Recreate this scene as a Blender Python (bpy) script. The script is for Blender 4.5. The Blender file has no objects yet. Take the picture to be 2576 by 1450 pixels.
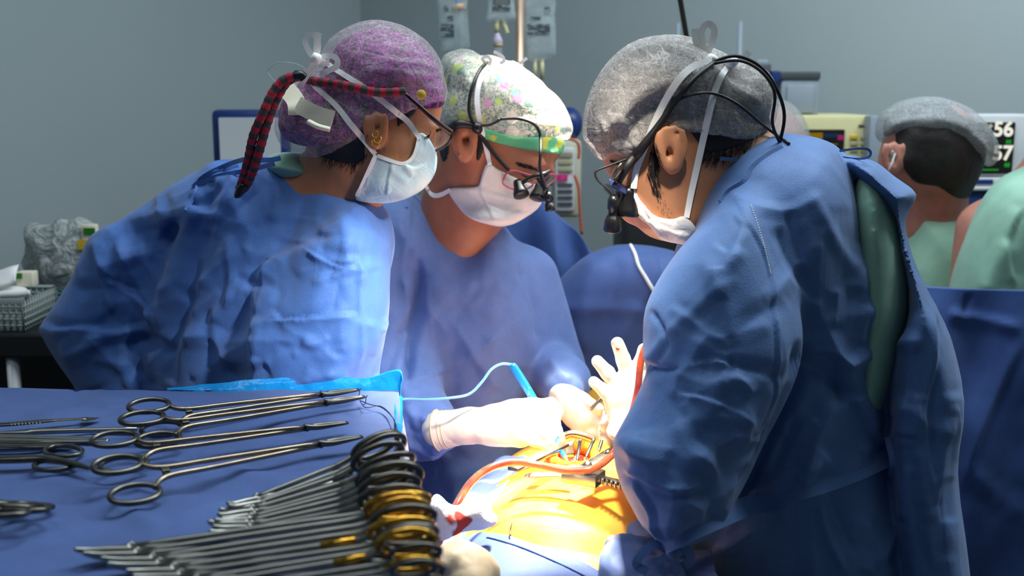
import bpy, bmesh, math, random
import numpy as np
from mathutils import Vector, Matrix
from mathutils.bvhtree import BVHTree
random.seed(7)
RNG = np.random.RandomState(11)
R = math.radians
sc = bpy.context.scene
COL = sc.collection

# ------------------------------------------------------------------ camera, world, lamps, exposure
F = 2800.0; CZ = 1.55; PITCH = R(10); CP, SP = math.cos(PITCH), math.sin(PITCH)
cam_d = bpy.data.cameras.new('camera'); cam = bpy.data.objects.new('camera', cam_d); COL.objects.link(cam)
cam.location = (0, 0, CZ); cam.rotation_euler = (R(90) - PITCH, 0, 0)
cam_d.sensor_width = 36; cam_d.lens = F / 2576 * 36
cam_d.clip_start = .02; cam_d.clip_end = 50
cam_d.dof.use_dof = True; cam_d.dof.focus_distance = 1.50; cam_d.dof.aperture_fstop = 4.5
sc.camera = cam
sc.view_settings.view_transform = 'Standard'; sc.view_settings.look = 'None'
sc.view_settings.gamma = 1; sc.view_settings.use_curve_mapping = False
sc.view_settings.exposure = 0.0
sc.cycles.max_bounces = 5; sc.cycles.diffuse_bounces = 3; sc.cycles.glossy_bounces = 3; sc.cycles.transmission_bounces = 4; sc.cycles.transparent_max_bounces = 12
sc.cycles.use_adaptive_sampling = True; sc.cycles.adaptive_threshold = .03
w = bpy.data.worlds.new('world'); sc.world = w; w.use_nodes = True
w.node_tree.nodes['Background'].inputs[0].default_value = (.55, .65, .75, 1)
w.node_tree.nodes['Background'].inputs[1].default_value = .2

def lamp(name, kind, loc, target, power, color, **kw):
    d = bpy.data.lights.new(name, kind); o = bpy.data.objects.new(name, d); COL.objects.link(o)
    o.location = loc
    o.rotation_euler = (Vector(target) - Vector(loc)).to_track_quat('-Z', 'Y').to_euler()
    d.energy = power; d.color = color
    for k, v in kw.items(): setattr(d, k, v)
    return o
# ceiling panels (room light) and the two surgical lamps, then an added front fill spot
lamp('ceiling_panel_light', 'AREA', (.2, 1.7, 2.93), (.2, 1.7, 0), 28, (.80, .93, 1.0), shape='RECTANGLE', size=1.2, size_y=.6)
lamp('ceiling_panel_light', 'AREA', (-.7, .6, 2.93), (-.7, .6, 0), 7, (.82, .93, 1.0), shape='RECTANGLE', size=1.2, size_y=.6)
lamp('ceiling_panel_light', 'AREA', (1.5, 2.0, 2.93), (1.5, 2.0, 0), 32, (.82, .93, 1.0), shape='RECTANGLE', size=1.2, size_y=.6)
lamp('surgical_or_fill_light', 'SPOT', (.36, 2.32, 2.62), (.055, 1.46, 1.0), 1300, (1, .92, .80), spot_size=R(18.5), spot_blend=.5, shadow_soft_size=.10)
lamp('surgical_or_fill_light', 'SPOT', (.78, .38, 2.12), (-.16, 1.48, 1.28), 520, (1, .98, .95), spot_size=R(10.5), spot_blend=1.0, shadow_soft_size=.10)

lamp('surgical_or_fill_light', 'SPOT', (.06, .72, 2.60), (.045, 1.53, 1.04), 620, (1, .94, .84), spot_size=R(12.5), spot_blend=.8, shadow_soft_size=.10)  # added fill spot, not a known lamp: brightens hands and chest from the front
# ------------------------------------------------------------------ projection helpers
def P(px, py, Y):
    dx = (px - 1288) / F; du = (725 - py) / F
    d = (dx, CP + du * SP, -SP + du * CP); t = Y / d[1]
    return np.array((d[0] * t, Y, CZ + d[2] * t))
def PZ(px, py, z):
    dx = (px - 1288) / F; du = (725 - py) / F
    d = (dx, CP + du * SP, -SP + du * CP); t = (z - CZ) / d[2]
    return np.array((d[0] * t, d[1] * t, z))
def proj(x, y, z):
    fw = y * CP - (z - CZ) * SP; up = y * SP + (z - CZ) * CP
    fw = np.maximum(fw, .05)
    return 1288 + F * x / fw, 725 - F * up / fw, fw
def M(px, Y): return px * Y * 1.0 / F          # pixels -> metres at a distance
def lin(*c): return tuple(((v / 255) / 12.92 if v <= 10 else (((v / 255) + .055) / 1.055) ** 2.4) for v in c)
def cr(pts, n=6, closed=False):
    p = np.array(pts, float); m = len(p)
    if m < 3: return p if n < 2 else np.array([p[0] + (p[-1] - p[0]) * i / n for i in range(n + 1)])
    out = []
    for i in range(m if closed else m - 1):
        if closed: a, b, c, d = p[(i - 1) % m], p[i], p[(i + 1) % m], p[(i + 2) % m]
        else: a, b, c, d = p[max(i - 1, 0)], p[i], p[i + 1], p[min(i + 2, m - 1)]
        for k in range(n):
            t = k / n
            out.append(.5 * ((2 * b) + (c - a) * t + (2 * a - 5 * b + 4 * c - d) * t * t + (3 * b - a - 3 * c + d) * t ** 3))
    if not closed: out.append(p[-1])
    return np.array(out)

# ------------------------------------------------------------------ numpy noise
_T = RNG.rand(4096).astype(np.float32)
def _h(i, j, k): return _T[(i * 73 + j * 179 + k * 283 + (i * j) * 7 + (j * k) * 13) & 4095]
def vn(p):
    q = np.floor(p).astype(int); f = p - q; f = f * f * (3 - 2 * f); i, j, k = q.T; u, v, w_ = f.T
    r = 0
    for a in (0, 1):
        for b in (0, 1):
            for c in (0, 1):
                r = r + _h(i + a, j + b, k + c) * (u if a else 1 - u) * (v if b else 1 - v) * (w_ if c else 1 - w_)
    return r
def ridged(p): return 1 - np.abs(2 * vn(p) - 1) * 1.0

def cells(p):
    q = np.floor(p).astype(int); f1 = np.full(len(p), 9.); f2 = np.full(len(p), 9.)
    for a in (-1, 0, 1):
        for b in (-1, 0, 1):
            for c in (-1, 0, 1):
                i, j, k = (q + (a, b, c)).T
                o = np.stack([i + _h(i, j, k), j + _h(i + 31, j + 7, k), k + _h(i, j + 19, k + 53)], 1); d = np.sqrt(((p - o) ** 2).sum(1))
                n = d < f1; f2 = np.where(n, f1, np.minimum(f2, d)); f1 = np.where(n, d, f1)
    return f1, f2
# ------------------------------------------------------------------ implicit surfaces -> mesh
def axis(lo, hi, flo=None, fhi=None, hf=.004, hc=.012):
    if flo is None: flo, fhi = lo, hi
    flo = max(flo, lo); fhi = min(fhi, hi)
    parts = []
    if flo - lo > hc: parts.append(np.arange(lo, flo, hc))
    parts.append(np.arange(flo, fhi, hf))
    parts.append(np.arange(fhi, hi + hc, hc))
    a = np.concatenate(parts); return np.unique(np.round(a, 6)).astype(np.float32)
class Field:
    def __init__(s, xs, ys, zs):
        s.a = (xs, ys, zs); s.f = np.full((len(xs), len(ys), len(zs)), .3, np.float32)
    def sub(s, lo, hi, k):
        sl = []; g = []
        for i in range(3):
            a = np.searchsorted(s.a[i], lo[i] - k - .012); b = np.searchsorted(s.a[i], hi[i] + k + .012)
            sl.append(slice(a, max(b, a)))
            sh = [1, 1, 1]; sh[i] = -1; g.append(s.a[i][a:b].reshape(sh))
        return tuple(sl), g
    def op(s, sl, d, k, cut=False):
        a = s.f[sl]
        if a.size == 0: return
        if cut: a = -a
        h = np.maximum(k - np.abs(a - d), 0) / max(k, 1e-5)
        r = np.minimum(a, d) - h * h * k * .25
        s.f[sl] = -r if cut else r
    def cap(s, a, b, ra, rb=None, k=.01, cut=False):
        a = np.array(a, float); b = np.array(b, float); rb = ra if rb is None else rb; m = max(ra, rb)
        sl, (x, y, z) = s.sub(np.minimum(a, b) - m, np.maximum(a, b) + m, k)
        ab = b - a; L = max(ab @ ab, 1e-9)
        t = np.clip(((x - a[0]) * ab[0] + (y - a[1]) * ab[1] + (z - a[2]) * ab[2]) / L, 0, 1)
        d = np.sqrt((x - a[0] - t * ab[0]) ** 2 + (y - a[1] - t * ab[1]) ** 2 + (z - a[2] - t * ab[2]) ** 2) - (ra + (rb - ra) * t)
        s.op(sl, d, k, cut)
    def chain(s, pts, rs, k=.01, cut=False):
        if not hasattr(rs, '__len__'): rs = [rs] * len(pts)
        for i in range(len(pts) - 1): s.cap(pts[i], pts[i + 1], rs[i], rs[i + 1], k, cut)
    def ell(s, c, r, rot=None, k=.01, cut=False):
        c = np.array(c, float); m = max(r)
        sl, (x, y, z) = s.sub(c - m, c + m, k)
        x = x - c[0]; y = y - c[1]; z = z - c[2]
        if rot is not None:
            Mx = np.array(rot)          # rows: local axes
            x, y, z = (Mx[0][0] * x + Mx[0][1] * y + Mx[0][2] * z, Mx[1][0] * x + Mx[1][1] * y + Mx[1][2] * z, Mx[2][0] * x + Mx[2][1] * y + Mx[2][2] * z)
        q = np.sqrt((x / r[0]) ** 2 + (y / r[1]) ** 2 + (z / r[2]) ** 2)
        s.op(sl, (q - 1) * min(r), k, cut)
    def pil(s, poly, Y, T, Rr=None, k=.02, tx=0, ty=0, sm=5, cut=False, px0=None, py0=None, e=2.0):
        """solid body whose outline seen from the front is poly, half thickness T, edge rounding Rr (metres)"""
        p = cr(poly, sm, True) if sm else np.array(poly, float)
        Rr = Rr or T
        if px0 is None: px0, py0 = p.mean(0)
        lo = p.min(0) - 60; hi = p.max(0) + 60; st = 3.0
        gx = np.arange(lo[0], hi[0] + st, st); gy = np.arange(lo[1], hi[1] + st, st)
        X, Yy = np.meshgrid(gx, gy, indexing='ij')
        D = np.full(X.shape, 1e9); ins = np.zeros(X.shape, bool)
        q = np.roll(p, -1, 0)
        for a, b in zip(p, q):
            ab = b - a; L = ab @ ab
            if L < 1e-9: continue
            t = np.clip(((X - a[0]) * ab[0] + (Yy - a[1]) * ab[1]) / L, 0, 1)
            D = np.minimum(D, (X - a[0] - t * ab[0]) ** 2 + (Yy - a[1] - t * ab[1]) ** 2)
            if a[1] != b[1]:
                c = ((a[1] > Yy) != (b[1] > Yy)) & (X < (b[0] - a[0]) * (Yy - a[1]) / (b[1] - a[1]) + a[0]); ins ^= c
        D = np.sqrt(D); D = np.where(ins, D, -D).astype(np.float32)
        m = T + .002
        yr = [Y + tx * (cx - px0) + ty * (cy - py0) for cx in (lo[0] + 50, hi[0] - 50) for cy in (lo[1] + 50, hi[1] - 50)]
        ylo, yhi = min(yr) - m, max(yr) + m
        cs = np.array([P(cx, cy, yy) for cx in (lo[0] + 50, hi[0] - 50) for cy in (lo[1] + 50, hi[1] - 50) for yy in (ylo, yhi)])
        sl, (x, y, z) = s.sub(np.array((cs[:, 0].min(), ylo, cs[:, 2].min())), np.array((cs[:, 0].max(), yhi, cs[:, 2].max())), k)
        if s.f[sl].size == 0: return
        px, py, fw = proj(x, y, z); py = py + 0 * px; fw = fw + 0 * px
        u = np.clip((px - lo[0]) / st, 0, len(gx) - 1.001); v = np.clip((py - lo[1]) / st, 0, len(gy) - 1.001)
        ui = u.astype(np.int32); vi = v.astype(np.int32); u -= ui; v -= vi
        d = (D[ui, vi] * (1 - u) * (1 - v) + D[ui + 1, vi] * u * (1 - v) + D[ui, vi + 1] * (1 - u) * v + D[ui + 1, vi + 1] * u * v) * fw / F
        qq = 1 - np.minimum(d, Rr) / Rr
        yc = Y + tx * (px - px0) + ty * (py - py0)
        ww = np.abs(y - yc) / T
        dd = ((np.maximum(qq, 0) ** e + ww ** e) ** (1 / e) - 1) * min(Rr, T)
        s.op(sl, dd.astype(np.float32), k, cut)
    def cutpoly(s, poly, sm=3, k=.003):
        """keep only what lies inside an outline (cloth edge)"""
        p = cr(poly, sm, True) if sm else np.array(poly, float); x, y, z = [a.reshape([-1 if i == j else 1 for j in range(3)]) for i, a in enumerate(s.a)]
        lo = p.min(0) - 40; hi = p.max(0) + 40; st = 2.0
        gx = np.arange(lo[0], hi[0] + st, st); gy = np.arange(lo[1], hi[1] + st, st); X, Yy = np.meshgrid(gx, gy, indexing='ij')
        D = np.full(X.shape, 1e9); ins = np.zeros(X.shape, bool)
        for a, b in zip(p, np.roll(p, -1, 0)):
            ab = b - a; L = ab @ ab
            if L < 1e-9: continue
            t = np.clip(((X - a[0]) * ab[0] + (Yy - a[1]) * ab[1]) / L, 0, 1)
            D = np.minimum(D, (X - a[0] - t * ab[0]) ** 2 + (Yy - a[1] - t * ab[1]) ** 2)
            if a[1] != b[1]: ins ^= ((a[1] > Yy) != (b[1] > Yy)) & (X < (b[0] - a[0]) * (Yy - a[1]) / (b[1] - a[1]) + a[0])
        D = np.where(ins, -np.sqrt(D), np.sqrt(D)).astype(np.float32)
        px, py, fw = proj(x, y, z); py = py + 0 * px; fw = fw + 0 * px; px = px + 0 * py
        u = np.clip((px - lo[0]) / st, 0, len(gx) - 1.001); v = np.clip((py - lo[1]) / st, 0, len(gy) - 1.001)
        ui = u.astype(np.int32); vi = v.astype(np.int32); u -= ui; v -= vi
        d = (D[ui, vi] * (1 - u) * (1 - v) + D[ui + 1, vi] * u * (1 - v) + D[ui, vi + 1] * (1 - u) * v + D[ui + 1, vi + 1] * u * v) * fw / F
        a, b = s.f, d.astype(np.float32); h = np.maximum(k - np.abs(a - b), 0) / k
        s.f = np.maximum(a, b) + h * h * k * .25
    def mesh(s):
        f = s.f; xs, ys, zs = s.a; nx, ny, nz = f.shape
        ins = f < 0
        ins[0] = ins[-1] = False; ins[:, 0] = ins[:, -1] = False; ins[:, :, 0] = ins[:, :, -1] = False
        f = np.where(ins, np.minimum(f, -1e-6), np.maximum(f, 1e-6))
        c = np.zeros((nx - 1, ny - 1, nz - 1), np.int8)
        for a in (0, 1):
            for b in (0, 1):
                for d in (0, 1): c += ins[a:nx - 1 + a, b:ny - 1 + b, d:nz - 1 + d]
        act = (c > 0) & (c < 8); I, J, K = np.nonzero(act)
        idx = np.full(c.shape, -1, np.int32); idx[I, J, K] = np.arange(len(I))
        acc = np.zeros((len(I), 3)); cnt = np.zeros(len(I))
        E = []
        for a in (0, 1):
            for b in (0, 1):
                E += [((0, a, b), (1, a, b)), ((a, 0, b), (a, 1, b)), ((a, b, 0), (a, b, 1))]
        for p, q in E:
            v0 = f[I + p[0], J + p[1], K + p[2]]; v1 = f[I + q[0], J + q[1], K + q[2]]
            m = (v0 < 0) != (v1 < 0); t = np.where(m, v0 / np.where(m, v0 - v1, 1), 0)
            A = np.stack([xs[I + p[0]], ys[J + p[1]], zs[K + p[2]]], 1); B = np.stack([xs[I + q[0]], ys[J + q[1]], zs[K + q[2]]], 1)
            acc += np.where(m[:, None], A + (B - A) * t[:, None], 0); cnt += m
        V = acc / cnt[:, None]
        Fc = []
        for ax in range(3):
            s0 = [slice(None)] * 3; s1 = [slice(None)] * 3; s0[ax] = slice(0, -1); s1[ax] = slice(1, None)
            a0 = ins[tuple(s0)]; a1 = ins[tuple(s1)]
            i, j, k = np.nonzero(a0 != a1)
            fl = a0[i, j, k]
            o1, o2 = [(1, 2), (2, 0), (0, 1)][ax]
            b = np.stack([i, j, k], 1)
            ok = (b[:, o1] > 0) & (b[:, o2] > 0); b = b[ok]; fl = fl[ok]
            def g(d1, d2):
                c_ = b.copy(); c_[:, o1] -= d1; c_[:, o2] -= d2; return idx[c_[:, 0], c_[:, 1], c_[:, 2]]
            q = np.stack([g(1, 1), g(0, 1), g(0, 0), g(1, 0)], 1)
            q[~fl] = q[~fl][:, ::-1]
            Fc.append(q)
        return V, np.concatenate(Fc)

def normals(V, Fq):
    n = np.cross(V[Fq[:, 2]] - V[Fq[:, 0]], V[Fq[:, 3]] - V[Fq[:, 1]])
    N = np.zeros_like(V)
    for i in range(4): np.add.at(N, Fq[:, i], n)
    return N / np.maximum(np.linalg.norm(N, axis=1, keepdims=True), 1e-12)
def relax(V, Fq, it=1, a=.5):
    for _ in range(it):
        S = np.zeros_like(V); c = np.zeros(len(V))
        for i in range(4):
            for j in (1, 3):
                np.add.at(S, Fq[:, i], V[Fq[:, (i + j) % 4]]); np.add.at(c, Fq[:, i], 1)
        V = V + a * (S / np.maximum(c, 1)[:, None] - V)
    return V
def crease(V, N, folds):
    """folds in cloth: (points in photo pixels, width px, height m, kind) raised on the side that faces the viewer"""
    px, py, fw = proj(V[:, 0], V[:, 1], V[:, 2])
    to = np.array((0, 0, CZ)) - V; to /= np.linalg.norm(to, axis=1, keepdims=True)
    face = np.clip((N * to).sum(1) * 3, 0, 1)
    out = np.zeros(len(V))
    for pts, wd, amp, kind in folds:
        p = cr(pts, 5) if len(pts) > 2 else cr([pts[0], ((pts[0][0] + pts[1][0]) / 2, (pts[0][1] + pts[1][1]) / 2), pts[1]], 4)
        lo = p.min(0) - wd * 4; hi = p.max(0) + wd * 4
        m = np.nonzero((px > lo[0]) & (px < hi[0]) & (py > lo[1]) & (py < hi[1]) & (face > 0))[0]
        if not len(m): continue
        x, y = px[m], py[m]; best = np.full(len(m), 1e9); sg = np.zeros(len(m)); tt = np.zeros(len(m)); n = len(p) - 1
        for i in range(n):
            a, b = p[i], p[i + 1]; ab = b - a; L = max(ab @ ab, 1e-6)
            t = np.clip(((x - a[0]) * ab[0] + (y - a[1]) * ab[1]) / L, 0, 1)
            dx = x - a[0] - t * ab[0]; dy = y - a[1] - t * ab[1]; d = dx * dx + dy * dy
            u = d < best; best[u] = d[u]; sg[u] = np.sign(ab[0] * dy - ab[1] * dx)[u]; tt[u] = ((i + t) / n)[u]
        d = np.sqrt(best) / wd
        tap = np.clip(np.minimum(tt, 1 - tt) * 5, 0, 1); tap = tap * tap * (3 - 2 * tap)
        if kind == 'r': pr = np.exp(-d * d)                       # soft ridge
        elif kind == 's': pr = np.clip(1 - d / 2.6, 0, 1) ** 1.25           # tent shaped ridge
        elif kind == 'v': pr = -np.exp(-d * d * 1.5)              # groove
        elif kind == 'R': pr = np.where(sg > 0, np.exp(-d * .6), -np.exp(-d * 1.3) * .7) * np.clip(d * 1.5, 0, 1)   # overlap, high on the right of travel
        else: pr = np.where(sg < 0, np.exp(-d * .6), -np.exp(-d * 1.3) * .7) * np.clip(d * 1.5, 0, 1)
        out[m] += amp * pr * tap
    return V + N * (out * face)[:, None]

def auto_folds(x0, y0, x1, y1, n, ang, spread, seed, amp=.003, ln=(80, 240), wd=(8, 22)):
    rg = random.Random(seed); out = []
    for _ in range(n):
        x, y = rg.uniform(x0, x1), rg.uniform(y0, y1); a = R(ang + rg.uniform(-spread, spread)); l_ = rg.uniform(*ln); b = rg.uniform(-.12, .12)
        pts = [(x + l_ * t * math.cos(a + b * t), y + l_ * t * math.sin(a + b * t)) for t in (-.5, 0, .5)]
        out.append((pts, rg.uniform(*wd), amp * rg.uniform(.5, 1.3) * (1 if rg.random() < .7 else -1), 's'))
    return out
# ------------------------------------------------------------------ mesh builders returning (verts, faces)
def frame(t, ref=None):
    t = t / max(np.linalg.norm(t), 1e-12); ref = np.array((0, 0, 1.)) if ref is None else np.array(ref, float)
    if abs(t @ ref) > .97: ref = np.array((1., 0, 0))
    a = np.cross(ref, t); a /= np.linalg.norm(a); b = np.cross(t, a); return a, b
def tube(pts, r, n=10, sm=5, closed=False, flat=1.0, ref=None):
    p = cr(pts, sm, closed) if sm and len(pts) > 2 else np.array(pts, float); m = len(p)
    if hasattr(r, '__len__'):
        r = np.interp(np.linspace(0, len(r) - 1, m), range(len(r)), r)
    else: r = [r] * m
    V = []; a = None
    for i in range(m):
        t = p[(i + 1) % m] - p[i - 1] if closed else p[min(i + 1, m - 1)] - p[max(i - 1, 0)]
        t = t / max(np.linalg.norm(t), 1e-12)
        if a is None or ref is not None: a, b = frame(t, ref)
        else: a = a - t * (a @ t); a /= max(np.linalg.norm(a), 1e-9); b = np.cross(t, a)
        for k in range(n):
            th = 2 * math.pi * k / n; V.append(p[i] + r[i] * (math.cos(th) * a + flat * math.sin(th) * b))
    Fc = []
    for i in range(m if closed else m - 1):
        for k in range(n):
            j = (i + 1) % m; Fc.append((i * n + k, i * n + (k + 1) % n, j * n + (k + 1) % n, j * n + k))
    if not closed: Fc.append(tuple(range(n))[::-1]); Fc.append(tuple((m - 1) * n + k for k in range(n)))
    return np.array(V), Fc
def ribbon(pts, wd, th=.0012, sm=5, side=None, toward=None):
    """flat strap along pts, broad face towards a point in the room"""
    p = cr(pts, sm) if sm else np.array(pts, float); m = len(p); V = []
    toward = np.array((0, 0, CZ)) if toward is None else np.array(toward, float)
    if not hasattr(wd, '__len__'): wd = [wd] * m
    else: wd = np.interp(np.linspace(0, len(wd) - 1, m), range(len(wd)), wd)
    for i in range(m):
        t = p[min(i + 1, m - 1)] - p[max(i - 1, 0)]; t /= max(np.linalg.norm(t), 1e-9)
        c = toward - p[i]; c /= np.linalg.norm(c)
        s = np.cross(t, c) if side is None else np.array(side, float)
        if np.linalg.norm(s) < 1e-3: s = np.array((1., 0, 0))
        s = s / np.linalg.norm(s); nn = np.cross(s, t); nn /= max(np.linalg.norm(nn), 1e-9)
        for a, b in ((-1, -1), (1, -1), (1, 1), (-1, 1)): V.append(p[i] + s * a * wd[i] / 2 + nn * b * th / 2)
    Fc = []
    for i in range(m - 1):
        for k in range(4): Fc.append((i * 4 + k, i * 4 + (k + 1) % 4, i * 4 + 4 + (k + 1) % 4, i * 4 + 4 + k))
    Fc += [(3, 2, 1, 0), tuple((m - 1) * 4 + k for k in range(4))]
    return np.array(V), Fc
def bx(c, s, rot=None, bev=0.0, seg=2):
    bm = bmesh.new(); bmesh.ops.create_cube(bm, size=1)
    for v in bm.verts: v.co = Vector((v.co.x * s[0], v.co.y * s[1], v.co.z * s[2]))
    if bev > 0: bmesh.ops.bevel(bm, geom=list(bm.edges), offset=min(bev, min(s) * .49), segments=seg, profile=.5, affect='EDGES')
    bm.verts.index_update()
    V = np.array([v.co[:] for v in bm.verts]); Fc = [tuple(v.index for v in f.verts) for f in bm.faces]; bm.free()
    if rot is not None:
        V = V @ np.array((rot if hasattr(rot, 'to_3x3') else Matrix(rot)).to_3x3() if not isinstance(rot, (float, int)) else Matrix.Rotation(rot, 3, 'Z')).T
    return V + np.array(c, float), Fc
def lathe(prof, a, b, n=24):
    """prof: (t along a->b in metres, radius)"""
    a = np.array(a, float); b = np.array(b, float); d = b - a; d /= np.linalg.norm(d); u, v = frame(d); V = []
    for t, r in prof:
        for k in range(n):
            th = 2 * math.pi * k / n; V.append(a + d * t + r * (math.cos(th) * u + math.sin(th) * v))
    Fc = [(i * n + k, i * n + (k + 1) % n, (i + 1) * n + (k + 1) % n, (i + 1) * n + k) for i in range(len(prof) - 1) for k in range(n)]
    Fc += [tuple(range(n))[::-1], tuple((len(prof) - 1) * n + k for k in range(n))]
    return np.array(V), Fc
def sheet(rows, nu=10, nv=10, th=.0015, amp=0, sc_=12.0, seed=0):
    """cloth sheet through rows of 3-D points, smoothly interpolated, with a little thickness and folds"""
    g = np.array([cr(r, nu) for r in rows]); g = np.array([cr(g[:, i], nv) for i in range(g.shape[1])]).transpose(1, 0, 2)
    a, b = g.shape[:2]
    du = np.gradient(g, axis=1); dv = np.gradient(g, axis=0); n = np.cross(du, dv); n /= np.maximum(np.linalg.norm(n, axis=2, keepdims=True), 1e-12)
    if amp:
        q = g.reshape(-1, 3)
        h = (ridged(q * sc_ + seed * 7.3) - .5) + .5 * (ridged(q * sc_ * 2.3 + 3.1 + seed) - .5)
        g = g + n * (h.reshape(a, b, 1) * amp)
    V = np.concatenate([(g + n * th / 2).reshape(-1, 3), (g - n * th / 2).reshape(-1, 3)]); o = a * b; Fc = []
    for i in range(a - 1):
        for j in range(b - 1):
            q = (i * b + j, i * b + j + 1, (i + 1) * b + j + 1, (i + 1) * b + j)
            Fc.append(q); Fc.append(tuple(x + o for x in q[::-1]))
    for i in range(a - 1):
        for j in (0, b - 1):
            q = (i * b + j, (i + 1) * b + j, (i + 1) * b + j + o, i * b + j + o); Fc.append(q if j == 0 else q[::-1])
    for j in range(b - 1):
        for i in (0, a - 1):
            q = (i * b + j, i * b + j + 1, i * b + j + 1 + o, i * b + j + o); Fc.append(q[::-1] if i == 0 else q)
    return V, Fc
def join(*ms):
    V = []; Fc = []; o = 0
    for v, f in ms:
        V.append(np.array(v)); Fc += [tuple(int(x) + o for x in q) for q in f]; o += len(v)
    return np.concatenate(V), Fc

# ------------------------------------------------------------------ objects
WL = {}; BV = {}
def make_mesh(name, V, Fc):
    me = bpy.data.meshes.new(name); V = np.ascontiguousarray(V, np.float32)
    if isinstance(Fc, np.ndarray):
        me.vertices.add(len(V)); me.vertices.foreach_set('co', V.ravel())
        me.loops.add(Fc.size); me.loops.foreach_set('vertex_index', Fc.astype(np.int32).ravel())
        me.polygons.add(len(Fc)); me.polygons.foreach_set('loop_start', np.arange(0, Fc.size, 4, dtype=np.int32))
        me.update(calc_edges=True); me.validate()
    else: me.from_pydata(V.tolist(), [], [tuple(int(i) for i in q) for q in Fc]); me.update()
    return me
def obj(name, vf, m, parent=None, smooth=True, bvh=False, mats=None, fm=None, angle=None):
    V, Fc = vf; V = np.array(V, float)
    if bvh: BV[bvh] = BVHTree.FromPolygons(V.tolist(), [tuple(int(i) for i in q) for q in Fc])
    wl = WL.get(parent.name, np.zeros(3)) if parent else np.zeros(3)
    me = make_mesh(name, V - wl, Fc)
    me.materials.append(m)
    for x in (mats or []): me.materials.append(x)
    if fm is not None: me.polygons.foreach_set('material_index', np.array(fm, np.int32))
    me.polygons.foreach_set('use_smooth', np.full(len(me.polygons), bool(smooth)))
    if angle is not None: me.set_sharp_from_angle(angle=R(angle))
    o = bpy.data.objects.new(name, me); COL.objects.link(o)
    if parent: o.parent = parent; WL[o.name] = wl
    else: WL[o.name] = np.zeros(3)
    return o
def tag(o, label=None, cat=None, group=None, kind=None):
    for k, v in (('label', label), ('category', cat), ('group', group), ('kind', kind)):
        if v: o[k] = v
    return o
def thing(name, label, cat, loc, group=None):
    o = bpy.data.objects.new(name, None); COL.objects.link(o); o.empty_display_size = .05
    o.location = tuple(float(v) for v in loc); WL[o.name] = np.array(loc, float)
    return tag(o, label, cat, group)
def copy_tree(o, parent=None):
    c = o.copy(); COL.objects.link(c); c.parent = parent
    for ch in o.children: copy_tree(ch, c)
    return c
def surf(px, py, keys, off=.002, dflt=1.5):
    o = Vector((0, 0, CZ)); d = (Vector(P(px, py, 1.0)) - o).normalized(); best = None
    for k in ([keys] if isinstance(keys, str) else keys):
        h = BV[k].ray_cast(o, d)
        if h[0] is not None and (best is None or h[3] < best): best = h[3]
    if best is None: return P(px, py, dflt)
    return np.array(o + d * (best - off))

# ------------------------------------------------------------------ materials
class NT:
    def __init__(s, name):
        s.m = bpy.data.materials.new(name); s.m.use_nodes = True; s.t = s.m.node_tree; s.b = s.t.nodes['Principled BSDF']
        s.tc = s.n('ShaderNodeTexCoord')
    def n(s, k, **kw):
        x = s.t.nodes.new(k)
        for a, b in kw.items(): setattr(x, a, b)
        return x
    def l(s, a, b): s.t.links.new(a, b)
    def mp(s, scale=(1, 1, 1), rot=(0, 0, 0)):
        x = s.n('ShaderNodeMapping'); x.inputs['Scale'].default_value = scale; x.inputs['Rotation'].default_value = rot
        s.l(s.tc.outputs['Object'], x.inputs[0]); return x.outputs[0]
    def noise(s, scale, detail=3, rough=.5, vec=None, dist=0):
        x = s.n('ShaderNodeTexNoise'); x.inputs['Scale'].default_value = scale; x.inputs['Detail'].default_value = detail
        x.inputs['Roughness'].default_value = rough; x.inputs['Distortion'].default_value = dist
        s.l(vec or s.tc.outputs['Object'], x.inputs['Vector']); return x.outputs['Fac']
    def vor(s, scale, vec=None, feature='F1', out='Distance'):
        x = s.n('ShaderNodeTexVoronoi', feature=feature); x.inputs['Scale'].default_value = scale
        s.l(vec or s.tc.outputs['Object'], x.inputs['Vector']); return x.outputs[out]
    def ramp(s, fac, stops, interp='LINEAR'):
        x = s.n('ShaderNodeValToRGB'); x.color_ramp.interpolation = interp; el = x.color_ramp.elements
        while len(el) < len(stops): el.new(.5)
        for e, (p, c) in zip(el, stops): e.position = p; e.color = tuple(c) + ((1,) if len(c) == 3 else ())
        s.l(fac, x.inputs[0]); return x.outputs[0]
    def math(s, op, a, b=None):
        x = s.n('ShaderNodeMath', operation=op)
        for i, v in enumerate((a, b)):
            if v is None: continue
            if isinstance(v, (int, float)): x.inputs[i].default_value = v
            else: s.l(v, x.inputs[i])
        return x.outputs[0]
    def mix(s, fac, a, b, kind='MIX'):
        x = s.n('ShaderNodeMix', data_type='RGBA', blend_type=kind)
        for i, v in ((0, fac), (6, a), (7, b)):
            if isinstance(v, (int, float)): x.inputs[i].default_value = v
            elif isinstance(v, tuple): x.inputs[i].default_value = v + ((1,) if len(v) == 3 else ())
            else: s.l(v, x.inputs[i])
        return x.outputs[2]
    def bump(s, h, st=.3, dist=.002, prev=None):
        x = s.n('ShaderNodeBump'); x.inputs['Strength'].default_value = st; x.inputs['Distance'].default_value = dist
        s.l(h, x.inputs['Height'])
        if prev: s.l(prev, x.inputs['Normal'])
        return x.outputs[0]
    def set(s, **kw):
        for k, v in kw.items():
            i = s.b.inputs[k.replace('_', ' ')]
            if isinstance(v, (int, float)): i.default_value = v
            elif isinstance(v, tuple): i.default_value = v + ((1,) if len(i.default_value) > len(v) else ())
            else: s.l(v, i)
        return s.m
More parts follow.
